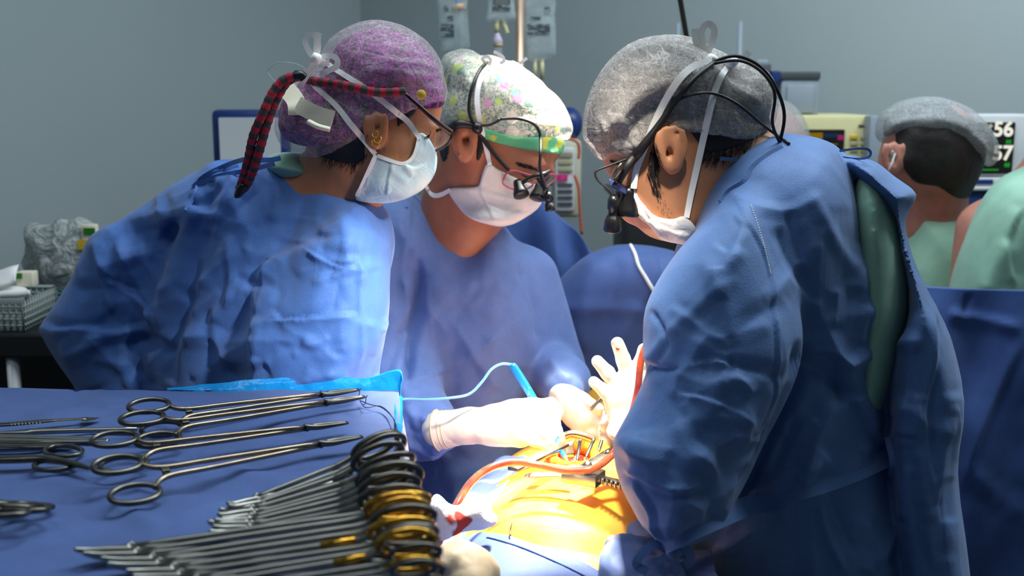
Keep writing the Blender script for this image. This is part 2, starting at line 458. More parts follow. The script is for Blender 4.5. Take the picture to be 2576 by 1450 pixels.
def plain(name, c, rough=.5, metal=0., var=.12, vs=20, bump=0, bs=60, bd=.001, **kw):
    t = NT(name); c2 = tuple(min(1, v * (1 + var)) for v in c); c1 = tuple(v * (1 - var) for v in c)
    col = t.ramp(t.noise(vs, 4), [(.3, c1), (.7, c2)])
    t.set(Base_Color=col, Roughness=rough, Metallic=metal)
    if bump: t.set(Normal=t.bump(t.noise(bs, 4), bump, bd))
    return t.set(**kw)
def cloth(name, c, dot=430, rough=.62, wr=.35, wd=.006, var=.16, sheen=.15, dotst=.25, ws=9, dotc=.88):
    t = NT(name); c1 = tuple(v * (1 - var) for v in c); c2 = tuple(min(1, v * (1 + var) + .01) for v in c)
    col = t.ramp(t.noise(7, 5, .6, dist=.6), [(.32, c1), (.68, c2)])
    d = t.vor(dot)
    col = t.mix(t.ramp(d, [(.25, (0, 0, 0)), (.5, (1, 1, 1))]), t.mix(1.0, col, (dotc, dotc, dotc), 'MULTIPLY'), col)
    h = t.math('ADD', t.noise(ws * .7, 2, .45, dist=.3), t.math('MULTIPLY', t.vor(ws * 1.1, vec=t.mp((1, 1, .6), (.3, .4, 0))), .5))
    nb = t.bump(h, wr, wd * 6); nb = t.bump(d, dotst, .0006, nb)
    return t.set(Base_Color=col, Roughness=rough, Normal=nb, Sheen_Weight=sheen, Specular_IOR_Level=.35)
M_ = {}
M_['gown'] = cloth('gown_blue', lin(70, 112, 182))
M_['gown_mid'] = cloth('gown_mid_lit_blue', lin(108, 134, 192), wr=.16)  # paler than the other gowns: warm light is put into the base colour
M_['gown_right'] = cloth('gown_deep_blue', lin(86, 122, 178))
M_['drape'] = cloth('drape_blue', lin(66, 92, 150), dot=500, wr=.22, ws=6)
M_['drape_dark'] = cloth('drape_dark_blue', lin(58, 88, 150), dot=500, wr=.2, ws=4)
M_['drape_light'] = cloth('drape_light_blue', lin(116, 140, 210), dot=500, wr=.2, ws=9)
M_['scrub'] = cloth('scrub_green', lin(150, 194, 170), dot=900, wr=.3, ws=6, dotst=.1)
M_['wall'] = plain('wall_paint', lin(166, 178, 180), .55, var=.02, vs=2, bump=.05, bs=200)
M_['floor'] = plain('floor_vinyl', lin(70, 78, 84), .35, var=.06, vs=6)
M_['ceil'] = plain('ceiling_paint', lin(190, 196, 198), .7, var=.02)
def skin(name, c):
    t = NT(name); col = t.ramp(t.noise(26, 5, .6), [(.3, tuple(v * .84 for v in c)), (.7, tuple(min(1, v * 1.12) for v in c))])
    return t.set(Base_Color=col, Roughness=.48, Subsurface_Weight=.18, Subsurface_Radius=(.01, .004, .002), Subsurface_Scale=.5, Normal=t.bump(t.noise(380, 2), .12, .0006))
M_['skin_l'] = skin('skin_tan', lin(188, 122, 84))
M_['skin_m'] = skin('skin_warm', lin(186, 118, 84))
M_['skin_r'] = skin('skin_amber', lin(204, 140, 100))
M_['skin_b'] = skin('skin_rosy', lin(190, 130, 112))
def sheer(name, c, lo, hi):
    t = NT(name)
    def lines(scale, wd, vec, dist, det=2):
        n = t.noise(scale, det, .55, vec=vec, dist=dist); a = t.math('ABSOLUTE', t.math('SUBTRACT', n, .5))
        return t.ramp(a, [(0, (1, 1, 1)), (wd, (0, 0, 0))]), a
    f1, _ = lines(120, .05, t.mp((1, 1, 2.2), (.4, .3, 0)), .5); f2, _ = lines(150, .05, t.mp((2.2, 1, 1), (.2, .9, .4)), .5)
    c1, h1 = lines(13, .012, t.mp((1, 1, 2.6), (0, .6, .2)), 1.0, 3); c2, h2 = lines(17, .011, t.mp((2.4, 1, 1), (0, .5, .2)), 1.0, 3)
    fine = t.noise(420, 3, .7); soft = t.noise(9, 3, .5)
    a = t.math('ADD', t.math('MULTIPLY', t.math('MAXIMUM', f1, f2), .26), t.math('MULTIPLY', t.math('MAXIMUM', c1, c2), .34))
    a = t.math('ADD', a, t.math('ADD', t.math('MULTIPLY', fine, .35), t.math('MULTIPLY', soft, .3)))
    al = t.ramp(a, [(.15, (lo,) * 3), (.85, (hi,) * 3)])
    nb = t.bump(t.math('MINIMUM', h1, h2), .4, .02); nb = t.bump(fine, .3, .0008, nb)
    return t.set(Base_Color=c, Roughness=.95, Alpha=al, Normal=nb, Specular_IOR_Level=.02)
M_['cap_l'] = sheer('sheer_cap_rose', lin(232, 214, 222), .05, .50)
M_['cap_m'] = sheer('sheer_cap_white', lin(238, 236, 226), .06, .52)
M_['cap_r'] = sheer('sheer_cap_grey', lin(226, 218, 212), .12, .72)
M_['cap_b'] = sheer('sheer_cap_back', lin(180, 184, 186), .22, .85)
t = NT('purple_print'); v = t.vor(230); M_['purple'] = t.set(Base_Color=t.mix(t.ramp(t.noise(120, 3, .7), [(.42, (0, 0, 0)), (.55, (1, 1, 1))]), lin(38, 12, 46), t.ramp(v, [(.1, lin(200, 40, 180)), (.75, lin(96, 16, 104))])), Roughness=.8, Normal=t.bump(v, .3, .001))
t = NT('floral_print'); c1 = t.vor(42, feature='F1', out='Color'); d1 = t.vor(42)
rc = t.n('ShaderNodeSeparateColor'); t.l(c1, rc.inputs[0])
fl = t.ramp(rc.outputs[0], [(0, lin(70, 116, 104)), (.22, lin(196, 206, 50)), (.42, lin(60, 110, 100)), (.55, lin(220, 206, 190)), (.68, lin(170, 196, 40)), (.80, lin(210, 120, 180)), (.88, lin(110, 176, 176)), (.94, lin(50, 96, 90))], 'CONSTANT')
vein = t.ramp(t.noise(130, 2, .6, dist=2.0), [(.46, (0, 0, 0)), (.52, (1, 1, 1))])
bg = t.mix(vein, lin(62, 104, 96), lin(196, 190, 172))
M_['floral'] = t.set(Base_Color=t.mix(t.ramp(d1, [(.42, (1, 1, 1)), (.5, (0, 0, 0))]), bg, fl), Roughness=.8)
t = NT('green_dandelion_print'); d = t.vor(34); an = t.noise(160, 1)
dd = t.math('ADD', d, t.math('MULTIPLY', an, .3))
M_['band'] = t.set(Base_Color=t.ramp(dd, [(.50, lin(206, 204, 72)), (.58, lin(96, 184, 132))]), Roughness=.8)
M_['hair'] = plain('hair_dark', lin(24, 18, 16), .6, var=.5, vs=120, bump=.6, bs=160)
M_['hair_cap'] = plain('hair_under_cap', lin(46, 42, 42), .8, var=.4, vs=60, bump=.4, bs=120)
def maskm(name, c, c2):
    t = NT(name); col = t.ramp(t.noise(16, 4), [(.35, c), (.65, c2)])
    nb = t.bump(t.vor(600), .15, .0005); n = t.noise(30, 2, .5, dist=1.5); nb = t.bump(t.math('ABSOLUTE', t.math('SUBTRACT', n, .5)), .25, .012, nb)
    return t.set(Base_Color=col, Roughness=.7, Normal=nb, Subsurface_Weight=.0)
M_['mask_blue'] = maskm('mask_pale_blue', lin(176, 214, 226), lin(222, 226, 222))
M_['mask_white'] = maskm('mask_white', lin(236, 226, 216), lin(244, 238, 232))
M_['strap'] = plain('white_strap', lin(250, 248, 245), .7, var=.03, bump=.4, bs=500)
M_['glove'] = plain('latex_glove', lin(240, 224, 202), .42, var=.03, vs=40, bump=.25, bs=60, bd=.004, Subsurface_Weight=.15, Subsurface_Radius=(.008, .006, .004), Subsurface_Scale=.5)
M_['glove_tan'] = plain('latex_glove_tan', lin(222, 196, 160), .5, var=.04, vs=30, bump=.3, bs=40, bd=.004)
M_['black'] = plain('black_plastic', lin(20, 19, 19), .32, var=.2)
M_['rubber'] = plain('black_cable', lin(26, 23, 22), .5, var=.2)
M_['steel'] = plain('steel', lin(158, 157, 150), .32, 1.0, var=.12, vs=50)
M_['steel_dark'] = plain('worn_steel', lin(104, 100, 92), .34, 1.0, var=.25, vs=60)
M_['steel_warm'] = plain('bronzed_steel', lin(150, 134, 114), .3, 1.0, var=.25, vs=50)
M_['gold'] = plain('gold_plating', lin(214, 160, 60), .22, 1.0, var=.15)
M_['tortoise'] = plain('tortoise_frame', lin(56, 26, 14), .2, var=.8, vs=90)
M_['pink'] = plain('pink_frame', lin(206, 96, 120), .3)
M_['navy'] = plain('navy_frame', lin(70, 74, 120), .35)
t = NT('lens_glass'); M_['glass'] = t.set(Base_Color=(.95, .95, .97), Roughness=.03, Transmission_Weight=1.0, IOR=1.2, Alpha=.35)
M_['strip_red'] = plain('red_knit', lin(168, 34, 58), .9, bump=.5, bs=700)
M_['strip_grey'] = plain('grey_knit', lin(64, 58, 58), .9, bump=.5, bs=700)
M_['tape'] = plain('cream_tape', lin(232, 224, 200), .7, var=.03, bump=.2, bs=200)
t = NT('iodine_skin'); M_['iodine'] = t.set(Base_Color=t.ramp(t.noise(9, 4), [(.3, lin(255, 172, 40)), (.7, lin(255, 200, 90))]), Roughness=.4, Subsurface_Weight=.1, Subsurface_Scale=.3, Normal=t.bump(t.noise(120, 3), .15, .001))
M_['flesh'] = plain('open_tissue', lin(200, 40, 20), .25, var=.5, vs=60, bump=.8, bs=70, bd=.01)
M_['fat'] = plain('fat_tissue', lin(250, 150, 40), .3, var=.2, vs=80, bump=.6, bs=90, bd=.006)
t = NT('gauze'); st = t.ramp(t.noise(13, 3, .55), [(.66, (0, 0, 0)), (.69, (1, 1, 1))])
M_['gauze'] = t.set(Base_Color=t.mix(st, lin(238, 230, 226), lin(196, 60, 44)), Roughness=.95, Normal=t.bump(t.noise(220, 4, .7), .8, .003))
t = NT('gauze_plain'); M_['gauze_p'] = t.set(Base_Color=lin(238, 230, 226), Roughness=.95, Normal=t.bump(t.noise(220, 4, .7), .8, .003))
t = NT('blood_tube'); M_['bloodtube'] = t.set(Base_Color=t.ramp(t.noise(26, 4, .6), [(.42, lin(165, 12, 4)), (.6, lin(215, 80, 30))]), Roughness=.08, Coat_Weight=.8)
t = NT('clear_tube'); M_['cleartube'] = t.set(Base_Color=(.3, .24, .17), Roughness=.06, Alpha=.14, Coat_Weight=1.0, Specular_IOR_Level=.9)
t = NT('drain_tube_film'); M_['draintube'] = t.set(Base_Color=(.42, .30, .10), Roughness=.05, Alpha=.38, Coat_Weight=1.0, Specular_IOR_Level=1.0)
M_['blue_plastic'] = plain('blue_plastic', lin(26, 130, 226), .3, var=.05)
M_['yellow_plastic'] = plain('yellow_plastic', lin(236, 210, 60), .35)
t = NT('pen_cable'); M_['cable_blue'] = t.set(Base_Color=lin(120, 180, 226), Roughness=.15, Coat_Weight=.5)
M_['film'] = plain('cyan_film', lin(22, 140, 214), .22, var=.12, vs=14, bump=.5, bs=26, bd=.012)
M_['beige'] = plain('beige_case', lin(206, 200, 150), .5, var=.03)
M_['cream'] = plain('cream_case', lin(196, 194, 172), .5, var=.03)
M_['grey'] = plain('grey_case', lin(140, 152, 162), .5, var=.03)
M_['greyd'] = plain('dark_grey_case', lin(66, 74, 78), .5, var=.05)
M_['white'] = plain('white_case', lin(206, 208, 210), .45, var=.03)
M_['navyb'] = plain('navy_case', lin(28, 52, 110), .4, var=.05)
M_['dark'] = plain('dark_cabinet', lin(22, 26, 28), .5, var=.1)
M_['pole'] = plain('brushed_pole', lin(196, 168, 144), .35, .6, var=.06)
M_['basket'] = plain('basket_plastic', lin(140, 150, 146), .5, var=.03)
M_['basketg'] = plain('green_basket_plastic', lin(92, 124, 120), .5, var=.03)
t = NT('crumpled_film'); n = t.noise(16, 4, .6, dist=2); M_['bag'] = t.set(Base_Color=t.ramp(n, [(.4, lin(160, 168, 166)), (.6, lin(215, 220, 218))]), Roughness=.3, Alpha=.85, Normal=t.bump(n, 1.0, .03))
t = NT('iv_film'); M_['ivfilm'] = t.set(Base_Color=lin(190, 204, 206), Roughness=.15, Alpha=t.ramp(t.noise(25, 3), [(.35, (.25,) * 3), (.65, (.5,) * 3)]), Normal=t.bump(t.noise(14, 3), .8, .01))
t = NT('iv_print'); M_['ivprint'] = t.set(Base_Color=t.ramp(t.noise(70, 3, .5, vec=t.mp((1, 1, 3))), [(.5, lin(60, 70, 76)), (.6, lin(150, 164, 168))]), Roughness=.5, Alpha=.6)
M_['peach'] = plain('peach_plastic', lin(206, 170, 134), .4)
M_['ivyellow'] = plain('pale_yellow_plastic', lin(206, 200, 150), .4)
M_['lilac'] = plain('lilac_plastic', lin(180, 172, 188), .4)
M_['orange_t'] = plain('orange_tubing', lin(196, 96, 66), .35)
M_['leaf'] = plain('green_plastic', lin(40, 120, 30), .4)
def emit(name, c, s):
    t = NT(name); t.set(Base_Color=(0, 0, 0), Emission_Color=c, Emission_Strength=s, Roughness=.2); return t.m
M_['scr_black'] = emit('screen_black', (.01, .012, .012), .6)
M_['scr_white'] = emit('screen_digits_white', lin(240, 240, 225), 1.0)
M_['scr_green'] = emit('screen_digits_green', lin(40, 190, 40), .55)
M_['scr_grey'] = emit('screen_pale', lin(165, 180, 190), .6)
M_['scr_pink'] = emit('screen_pink', lin(190, 40, 120), .6)
M_['scr_amber'] = emit('screen_amber', lin(190, 150, 30), .4)
M_['scr_blue'] = emit('screen_blue', lin(40, 70, 110), .4)
M_['lamp_on'] = emit('headlight_lens', (.95, 1, 1), 6)
M_['key'] = plain('keypad_keys', lin(180, 178, 140), .5)
M_['keyy'] = plain('yellow_key', lin(216, 180, 40), .5)
# ------------------------------------------------------------------ the room (turned against the camera)
C0 = np.array((-.53, 4.0, 0.)); U = np.array((.86, -.51, 0.)); U /= np.linalg.norm(U); Vd = np.array((U[1], -U[0], 0.))
LU, LV, H = 4.9, 5.4, 2.95
def slab(name, a, b, c, d, n, th, m):
    q = [np.array(v, float) for v in (a, b, c, d)]; V = q + [v + np.array(n) * th for v in q]
    o = obj(name, (np.array(V), [(0, 1, 2, 3), (7, 6, 5, 4), (0, 4, 5, 1), (1, 5, 6, 2), (2, 6, 7, 3), (3, 7, 4, 0)]), m, smooth=False); o['kind'] = 'structure'; return o
Z = np.array((0, 0, H)); c0 = C0; c1 = C0 + U * LU; c2 = C0 + U * LU + Vd * LV; c3 = C0 + Vd * LV
slab('floor', c0, c1, c2, c3, (0, 0, -1), .1, M_['floor']); slab('ceiling', c0 + Z, c1 + Z, c2 + Z, c3 + Z, (0, 0, 1), .1, M_['ceil'])
slab('wall_back', c0, c1, c1 + Z, c0 + Z, -Vd, .1, M_['wall']); slab('wall_left', c0, c3, c3 + Z, c0 + Z, -U, .1, M_['wall'])
slab('wall_right', c1, c2, c2 + Z, c1 + Z, U, .1, M_['wall']); slab('wall_front', c3, c2, c2 + Z, c3 + Z, Vd, .1, M_['wall'])

# ------------------------------------------------------------------ people: shared pieces
def ear(fd, c, s, ang, side, tilt=0.0, depth=0.0):
    """ear relief added to a head field. c centre on the head, s half height (m), ang turn of its long axis, side=+1: front of ear towards image right"""
    c = np.array(c, float); ca, sa = math.cos(ang), math.sin(ang)
    up = np.array((sa, 0, ca)); fr = np.array((ca, 0, -sa)) * side; out = np.array((0, -1., 0)) + (-fr) * tilt; out /= np.linalg.norm(out)
    A3 = [fr, out, up]
    def Q(u, v, w=0): return c + fr * (u * s * 1.22) + up * (v * s) + out * (w * s)
    fd.ell(Q(-.02, .10, .14), (s * .66, s * .17, s * .86), rot=A3, k=.006)
    fd.ell(Q(-.10, .16, .34), (s * .44, s * .15, s * .66), rot=A3, k=.004, cut=True)
    fd.chain([Q(.30, .52, .20), Q(-.02, .52, .22), Q(-.22, .30, .24), Q(-.28, .0, .26), Q(-.20, -.30, .26), Q(.02, -.42, .26), Q(.20, -.34, .26)], s * .10, k=.010)
    fd.chain([Q(-.02, .52, .20), Q(-.10, .76, .20)], s * .07, k=.008)
    fd.ell(Q(.08, -.04, .26), (s * .24, s * .20, s * .30), rot=A3, k=.005, cut=True)
    rim = [(.40, .12), (.50, .42), (.42, .76), (.14, .97), (-.20, .97), (-.48, .76), (-.60, .36), (-.56, -.08), (-.42, -.44), (-.24, -.74)]
    fd.chain([Q(u, v, .30 if i < 8 else .22) for i, (u, v) in enumerate(rim)], [s * .07, s * .085] + [s * .095] * 6 + [s * .10, s * .12], k=.004)
    fd.ell(Q(-.02, -.76, .18), (s * .26, s * .13, s * .28), rot=A3, k=.008)
    fd.ell(Q(.34, -.10, .22), (s * .12, s * .13, s * .18), rot=A3, k=.008)
    fd.ell(Q(.14, -.06, .06), (s * .10, s * .22, s * .13), rot=A3, k=.003, cut=True)
def box_axes(lo, hi, flo, fhi, hf, hc): return [axis(lo[i], hi[i], flo[i], fhi[i], hf, hc) for i in range(3)]
def legs(fd, x, y, ztop, sp=.1, dirn=(0, 0)):
    for s in (-1, 1):
        fd.cap((x + s * sp * .75, y, ztop), (x + s * sp, y + .01, .50), .07, .055, k=.03)
        fd.cap((x + s * sp, y + .01, .50), (x + s * sp, y, .09), .055, .04, k=.03)
        fd.cap((x + s * sp, y, .05), (x + s * sp + dirn[0] * .14, y + dirn[1] * .14, .045), .048, .042, k=.03)
def clothfin(V, Fq, folds, amp=.0035, sc_=9, an=(1, 1, .55), sm=1):
    V = relax(V, Fq, sm); N = normals(V, Fq)
    q = V * np.array(an) * sc_; wq = np.stack([vn(q * .7 + 5), vn(q * .7 + 9), vn(q * .7 + 13)], 1) * 1.6
    if sc_ < 12:
        h = (vn(q * .6 + wq * .4) - .5) * 2.6 * amp; q = V * np.array(an) * 7.5 + wq * .12; f1, f2 = cells(q); h = h + (f1 - .5) * amp * 1.1
    else: h = ((ridged(q + wq) - .5) + .2 * (ridged((q + wq) * 2.3 + 4) - .5)) * amp
    V = V + N * h[:, None]; N = normals(V, Fq)
    V = crease(V, N, folds); return V, Fq
def body(name, parent, fd_fn, lo, hi, flo, fhi, m, hf=.0028, hc=.014, key=None, post=None):
    fd = Field(*box_axes(lo, hi, flo, fhi, hf, hc)); fd_fn(fd); V, Fq = fd.mesh()
    if post: V = post(V, Fq)
    return obj(name, (V, Fq), m, parent, bvh=key or False)
def shell(name, parent, fd_fn, lo, hi, m, hf=.003, key=None, folds=(), amp=.0035, sc_=9, an=(1, 1, .55), flo=None, fhi=None, hc=.012, sm=1, hy=None):
    a = box_axes(lo, hi, flo or lo, fhi or hi, hf, hc)
    fd = Field(*a); fd_fn(fd); V, Fq = fd.mesh(); V, Fq = clothfin(V, Fq, folds, amp, sc_, an, sm)
    return obj(name, (V, Fq), m, parent, bvh=key or False)
def fitted(name, parent, fns, lo, hi, m, off, poly, psm=3, **kw):
    """cloth or hair that follows the head: the head fields grown by off, kept inside an outline"""
    def g(fd):
        for fn in fns: fn(fd)
        fd.f -= off; fd.cutpoly(poly, psm)
    return shell(name, parent, g, lo, hi, m, **kw)
def strap_on(name, parent, pts, wpx, keys, m, off=.003, Yd=1.5, th=.0012, dense=5):
    """strap laid on surfaces along photo points; entries with a third value are free in the air at that distance"""
    p2 = cr([q[:2] for q in pts], dense); n = len(pts)
    P3 = []
    for i, (x, y) in enumerate(p2):
        f = i / dense; a = pts[min(int(f), n - 1)]; b = pts[min(int(f) + 1, n - 1)]; t = f - int(f)
        def g(q): return P(x, y, q[2]) if len(q) > 2 else surf(x, y, keys, off, Yd)
        pa, pb = g(a), g(b); P3.append(pa * (1 - t) + pb * t)
    P3 = np.array(P3)
    for _ in range(2): P3[1:-1] = (P3[:-2] + P3[1:-1] * 2 + P3[2:]) / 4
    return obj(name, ribbon(P3, [M(v, Yd) for v in wpx] if hasattr(wpx, '__len__') else M(wpx, Yd), th, sm=0), m, parent, smooth=True, angle=50)
def tube_on(name, parent, pts, rpx, keys, m, off=.004, Yd=1.5, dense=6, n=8):
    p2 = cr([q[:2] for q in pts], dense); k_ = len(pts); P3 = []
    for i, (x, y) in enumerate(p2):
        f = i / dense; a = pts[min(int(f), k_ - 1)]; b = pts[min(int(f) + 1, k_ - 1)]; t = f - int(f)
        def g(q): return P(x, y, q[2]) if len(q) > 2 else surf(x, y, keys, off, Yd)
        P3.append(g(a) * (1 - t) + g(b) * t)
    P3 = np.array(P3)
    for _ in range(2): P3[1:-1] = (P3[:-2] + P3[1:-1] * 2 + P3[2:]) / 4
    r = [M(v, Yd) for v in rpx] if hasattr(rpx, '__len__') else M(rpx, Yd)
    return obj(name, tube(P3, r, n, sm=0), m, parent)
def strands(parent, poly, key, n, ln, dirn, m, r=.00035, seed=1, off=.0006, lift=.002):
    rg = random.Random(seed); p = np.array(poly, float); lo, hi = p.min(0), p.max(0); ms = []
    while len(ms) < n:
        x, y = rg.uniform(lo[0], hi[0]), rg.uniform(lo[1], hi[1]); c = False
        for a, b in zip(p, np.roll(p, -1, 0)):
            if (a[1] > y) != (b[1] > y) and x < (b[0] - a[0]) * (y - a[1]) / (b[1] - a[1]) + a[0]: c = not c
        if not c: continue
        l_ = ln * rg.uniform(.6, 1.3); an = math.atan2(dirn[1], dirn[0]) + rg.uniform(-.35, .35); dx, dy = l_ * math.cos(an), l_ * math.sin(an)
        ms.append(tube([surf(x, y, key, off), surf(x + dx * .5, y + dy * .5, key, off + lift * .5), surf(x + dx, y + dy, key, off + lift * rg.random())], [r, r, r * .4], 4, sm=0))
    o = obj('hair_strands', join(*ms), m, parent); o['kind'] = 'stuff'; return o
def fingers(fd, palm, chains, k=.006):
    for pts, rs in palm: fd.chain([P(*q) for q in pts], rs, k=.014)
    for pts, rs in chains: fd.chain([P(*q) for q in pts], rs, k=.0045)
def glove(name, parent, palm, chains, m, hf=.0016, extra=None, wr=.0009):
    pts = np.array([P(*q) for c in list(palm) + list(chains) for q in c[0]]); lo = pts.min(0) - .045; hi = pts.max(0) + .045
    fd = Field(*[np.arange(lo[i], hi[i], hf).astype(np.float32) for i in range(3)])
    fingers(fd, palm, chains)
    if extra: extra(fd)
    V, Fq = fd.mesh(); V = relax(V, Fq, 1); N = normals(V, Fq)
    h = ridged(V * np.array((60, 60, 60)) + 3) - .5; V = V + N * (h * wr)[:, None]
    return obj(name, (V, Fq), m, parent)
# ================================================================== the surgeon on the right
rs = thing('person', 'surgeon at right in blue gown and grey sheer cap, head bowed, facing left', 'person', (.36, 1.52, 0))
def head_r(fd):
    fd.pil([(1500, 330), (1535, 235), (1595, 170), (1700, 135), (1815, 160), (1900, 240), (1930, 330), (1975, 385), (1900, 520), (1800, 640), (1750, 585), (1690, 598), (1635, 578), (1605, 540), (1578, 500), (1562, 478), (1545, 440), (1533, 425), (1517, 405), (1505, 370)], 1.49, .078, .07, k=.01, sm=3)
    fd.ell(P(1545, 425, 1.475), (.010, .02, .010), k=.012)                 # brow
    fd.ell(P(1592, 520, 1.49), (.02, .018, .02), k=.012)                    # nose
    fd.ell(P(1690, 545, 1.45), (.045, .045, .03), k=.03)                    # jaw
    fd.ell(P(1640, 455, 1.435), (.032, .02, .03), k=.03)                    # cheek
    fd.ell(P(1562, 440, 1.447), (.012, .012, .009), k=.01)                  # eyelid
    fd.cap(P(1850, 430, 1.50), P(1960, 620, 1.53), .062, .075, k=.03)
def f(fd):
    head_r(fd)
    fd.ell(P(1960, 720, 1.54), (.13, .12, .14), k=.05)
    fd.ell(P(1960, 1050, 1.54), (.13, .11, .2), k=.05)
    fd.ell((.37, 1.54, .88), (.13, .12, .16), k=.05)
    fd.cap(P(1880, 720, 1.38), P(1720, 1240, 1.30), .05, .036, k=.03)      # near upper arm
    fd.cap(P(1720, 1240, 1.30), P(1605, 1110, 1.52), .034, .020, k=.02)      # near forearm
    fd.cap(P(1850, 700, 1.66), P(1760, 1000, 1.70), .05, .04, k=.03)
    fd.cap(P(1760, 1000, 1.70), P(1600, 1110, 1.58), .04, .028, k=.02)
    fd.cap(P(1600, 1110, 1.58), P(1560, 1085, 1.56), .024, .022, k=.02)
    fd.cap(P(1605, 1110, 1.53), P(1585, 1040, 1.52), .020, .018, k=.02)
    legs(fd, .37, 1.54, .80, dirn=(-1, 0))
    ear(fd, P(1683, 377, 1.402), M(54, 1.41), R(-8), -1, .25)
bdy = body('body', rs, f, (.02, 1.15, -.01), (.62, 1.85, 1.78), (.08, 1.37, 1.50), (.42, 1.6, 1.76), M_['skin_r'], key='r_skin')
# gown
def f(fd):
    fd.pil([(1968, 366), (2010, 358), (2060, 356), (2108, 374), (2140, 430), (2165, 520), (2215, 650), (2273, 775), (2258, 860), (2238, 960), (2238, 1130), (2262, 1280), (2300, 1500), (2330, 1900), (1740, 1900), (1720, 1500), (1690, 1300), (1660, 1000), (1660, 740), (1705, 640), (1760, 570), (1808, 510), (1832, 478), (1868, 460), (1885, 425), (1925, 390)], 1.53, .165, .14, k=.02, sm=3)
    fd.pil([(1850, 520), (1762, 572), (1704, 628), (1650, 705), (1618, 775), (1612, 850), (1616, 905), (1624, 935), (1604, 985), (1578, 1040), (1552, 1090), (1543, 1120), (1552, 1180), (1572, 1240), (1606, 1300), (1650, 1358), (1692, 1392), (1745, 1372), (1800, 1340), (1832, 1300), (1880, 1210), (1915, 1130), (1962, 1040), (2000, 950), (2014, 860), (2000, 760), (1960, 640), (1910, 540)], 1.28, .105, .085, k=.028, sm=3, ty=-.00016, py0=900)
    fd.cap(P(1760, 1000, 1.70), P(1610, 1105, 1.60), .062, .04, k=.03); fd.cap(P(1860, 690, 1.64), P(1760, 1000, 1.70), .08, .066, k=.03)
    fd.cap(P(1715, 1235, 1.30), P(1628, 1125, 1.47), .055, .042, k=.03)
    fd.ell(P(1930, 560, 1.46), (.10, .12, .10), k=.06)
    fd.pil([(2196, 404), (2250, 440), (2312, 488), (2285, 555), (2302, 640), (2345, 740), (2395, 850), (2428, 1010), (2412, 1190), (2440, 1450), (2470, 1900), (2300, 1900), (2262, 1500), (2235, 1240), (2228, 1000), (2240, 880), (2280, 780), (2262, 660), (2238, 560), (2205, 515), (2150, 450), (2125, 395)], 1.525, .11, .03, k=.012, sm=3)
folds = [([(2016, 850), (2012, 940), (1970, 1040), (1905, 1180), (1845, 1300)], 22, .022, 'v'), ([(2000, 900), (2090, 940), (2150, 1010)], 30, .012, 'v'), ([(1832, 480), (1880, 560), (1925, 650), (1945, 760), (1955, 900), (1950, 1000), (1900, 1120)], 6, .0035, 'L'),
  ([(1960, 690), (2040, 760), (2090, 860), (2150, 980), (2230, 1125)], 14, .006, 's'), ([(2090, 880), (2140, 1010), (2190, 1090), (2235, 1130)], 12, .007, 'L'),
  ([(1730, 920), (1800, 905), (1870, 930), (1930, 945)], 8, .004, 'R'), ([(1700, 990), (1780, 1005), (1850, 1030), (1905, 1070)], 8, .0045, 'R'),
  ([(1690, 1010), (1730, 930), (1790, 830)], 14, .005, 's'), ([(1625, 930), (1670, 860), (1740, 790), (1860, 690)], 16, .005, 'r'),
  ([(1616, 905), (1660, 930), (1720, 925)], 9, .005, 'v'), ([(1630, 775), (1680, 850), (1650, 920)], 10, .005, 'v'),
  ([(1560, 1180), (1640, 1220), (1700, 1240), (1790, 1230)], 14, .009, 'L'), ([(1590, 1200), (1640, 1280), (1680, 1360)], 10, .007, 'R'),
  ([(1700, 1240), (1760, 1280), (1810, 1250), (1870, 1200)], 14, .007, 's'), ([(1560, 1100), (1620, 1150), (1690, 1160)], 14, .005, 's'),
  ([(1990, 940), (2000, 1000), (1960, 1080), (1900, 1200)], 16, .006, 's'), ([(2010, 900), (2080, 890), (2130, 930)], 12, .007, 'L'),
  ([(2020, 920), (2090, 960), (2140, 1000)], 22, .007, 'v'), ([(2010, 1040), (1960, 1150), (1900, 1240)], 20, .01, 'v'),
  ([(1900, 1160), (2000, 1200), (2080, 1250)], 10, .004, 's'), ([(2060, 1260), (2080, 1350), (2130, 1450)], 12, .004, 'r'),
  ([(1800, 1400), (1900, 1330), (2000, 1310)], 14, .006, 'r'), ([(1830, 480), (1900, 520), (1990, 530), (2080, 480)], 10, .003, 's'),
  ([(1870, 620), (1800, 700), (1720, 780)], 20, .004, 'r'), ([(2030, 470), (2100, 600), (2170, 720), (2230, 850)], 18, .004, 'r'),
  ([(2290, 560), (2270, 700), (2300, 800), (2260, 920)], 14, .006, 's'), ([(2350, 760), (2360, 900), (2330, 1050), (2360, 1250)], 16, .008, 'R'),
  ([(2300, 900), (2290, 1100), (2320, 1300), (2340, 1450)], 12, .007, 'L'), ([(2260, 1000), (2320, 1060), (2400, 1100)], 12, .004, 's'),
  ([(2170, 1300), (2210, 1380), (2230, 1450)], 10, .004, 's'), ([(1760, 640), (1820, 760), (1840, 880)], 24, .003, 'r'), ([(1700, 1060), (1740, 1140), (1820, 1170)], 24, .004, 'r')]
gown_r = shell('gown', rs, f, (.08, 1.12, .48), (.92, 1.78, 1.72), M_['gown_right'], hf=.0034, key='r_gown', folds=folds + auto_folds(1600, 560, 2240, 1420, 48, 115, 50, 5, .0045) + auto_folds(2260, 600, 2430, 1400, 14, 88, 16, 6, .005) + auto_folds(1600, 760, 1960, 1340, 24, 20, 30, 8, .004), amp=.0045, sc_=8, fhi=(.92, 1.50, 1.72), hc=.01)
def f(fd):
    fd.pil([(2150, 440), (2190, 440), (2240, 476), (2270, 560), (2288, 770), (2262, 920), (2200, 1100), (2140, 1100), (2120, 700)], 1.53, .115, .05, k=.01, sm=3)
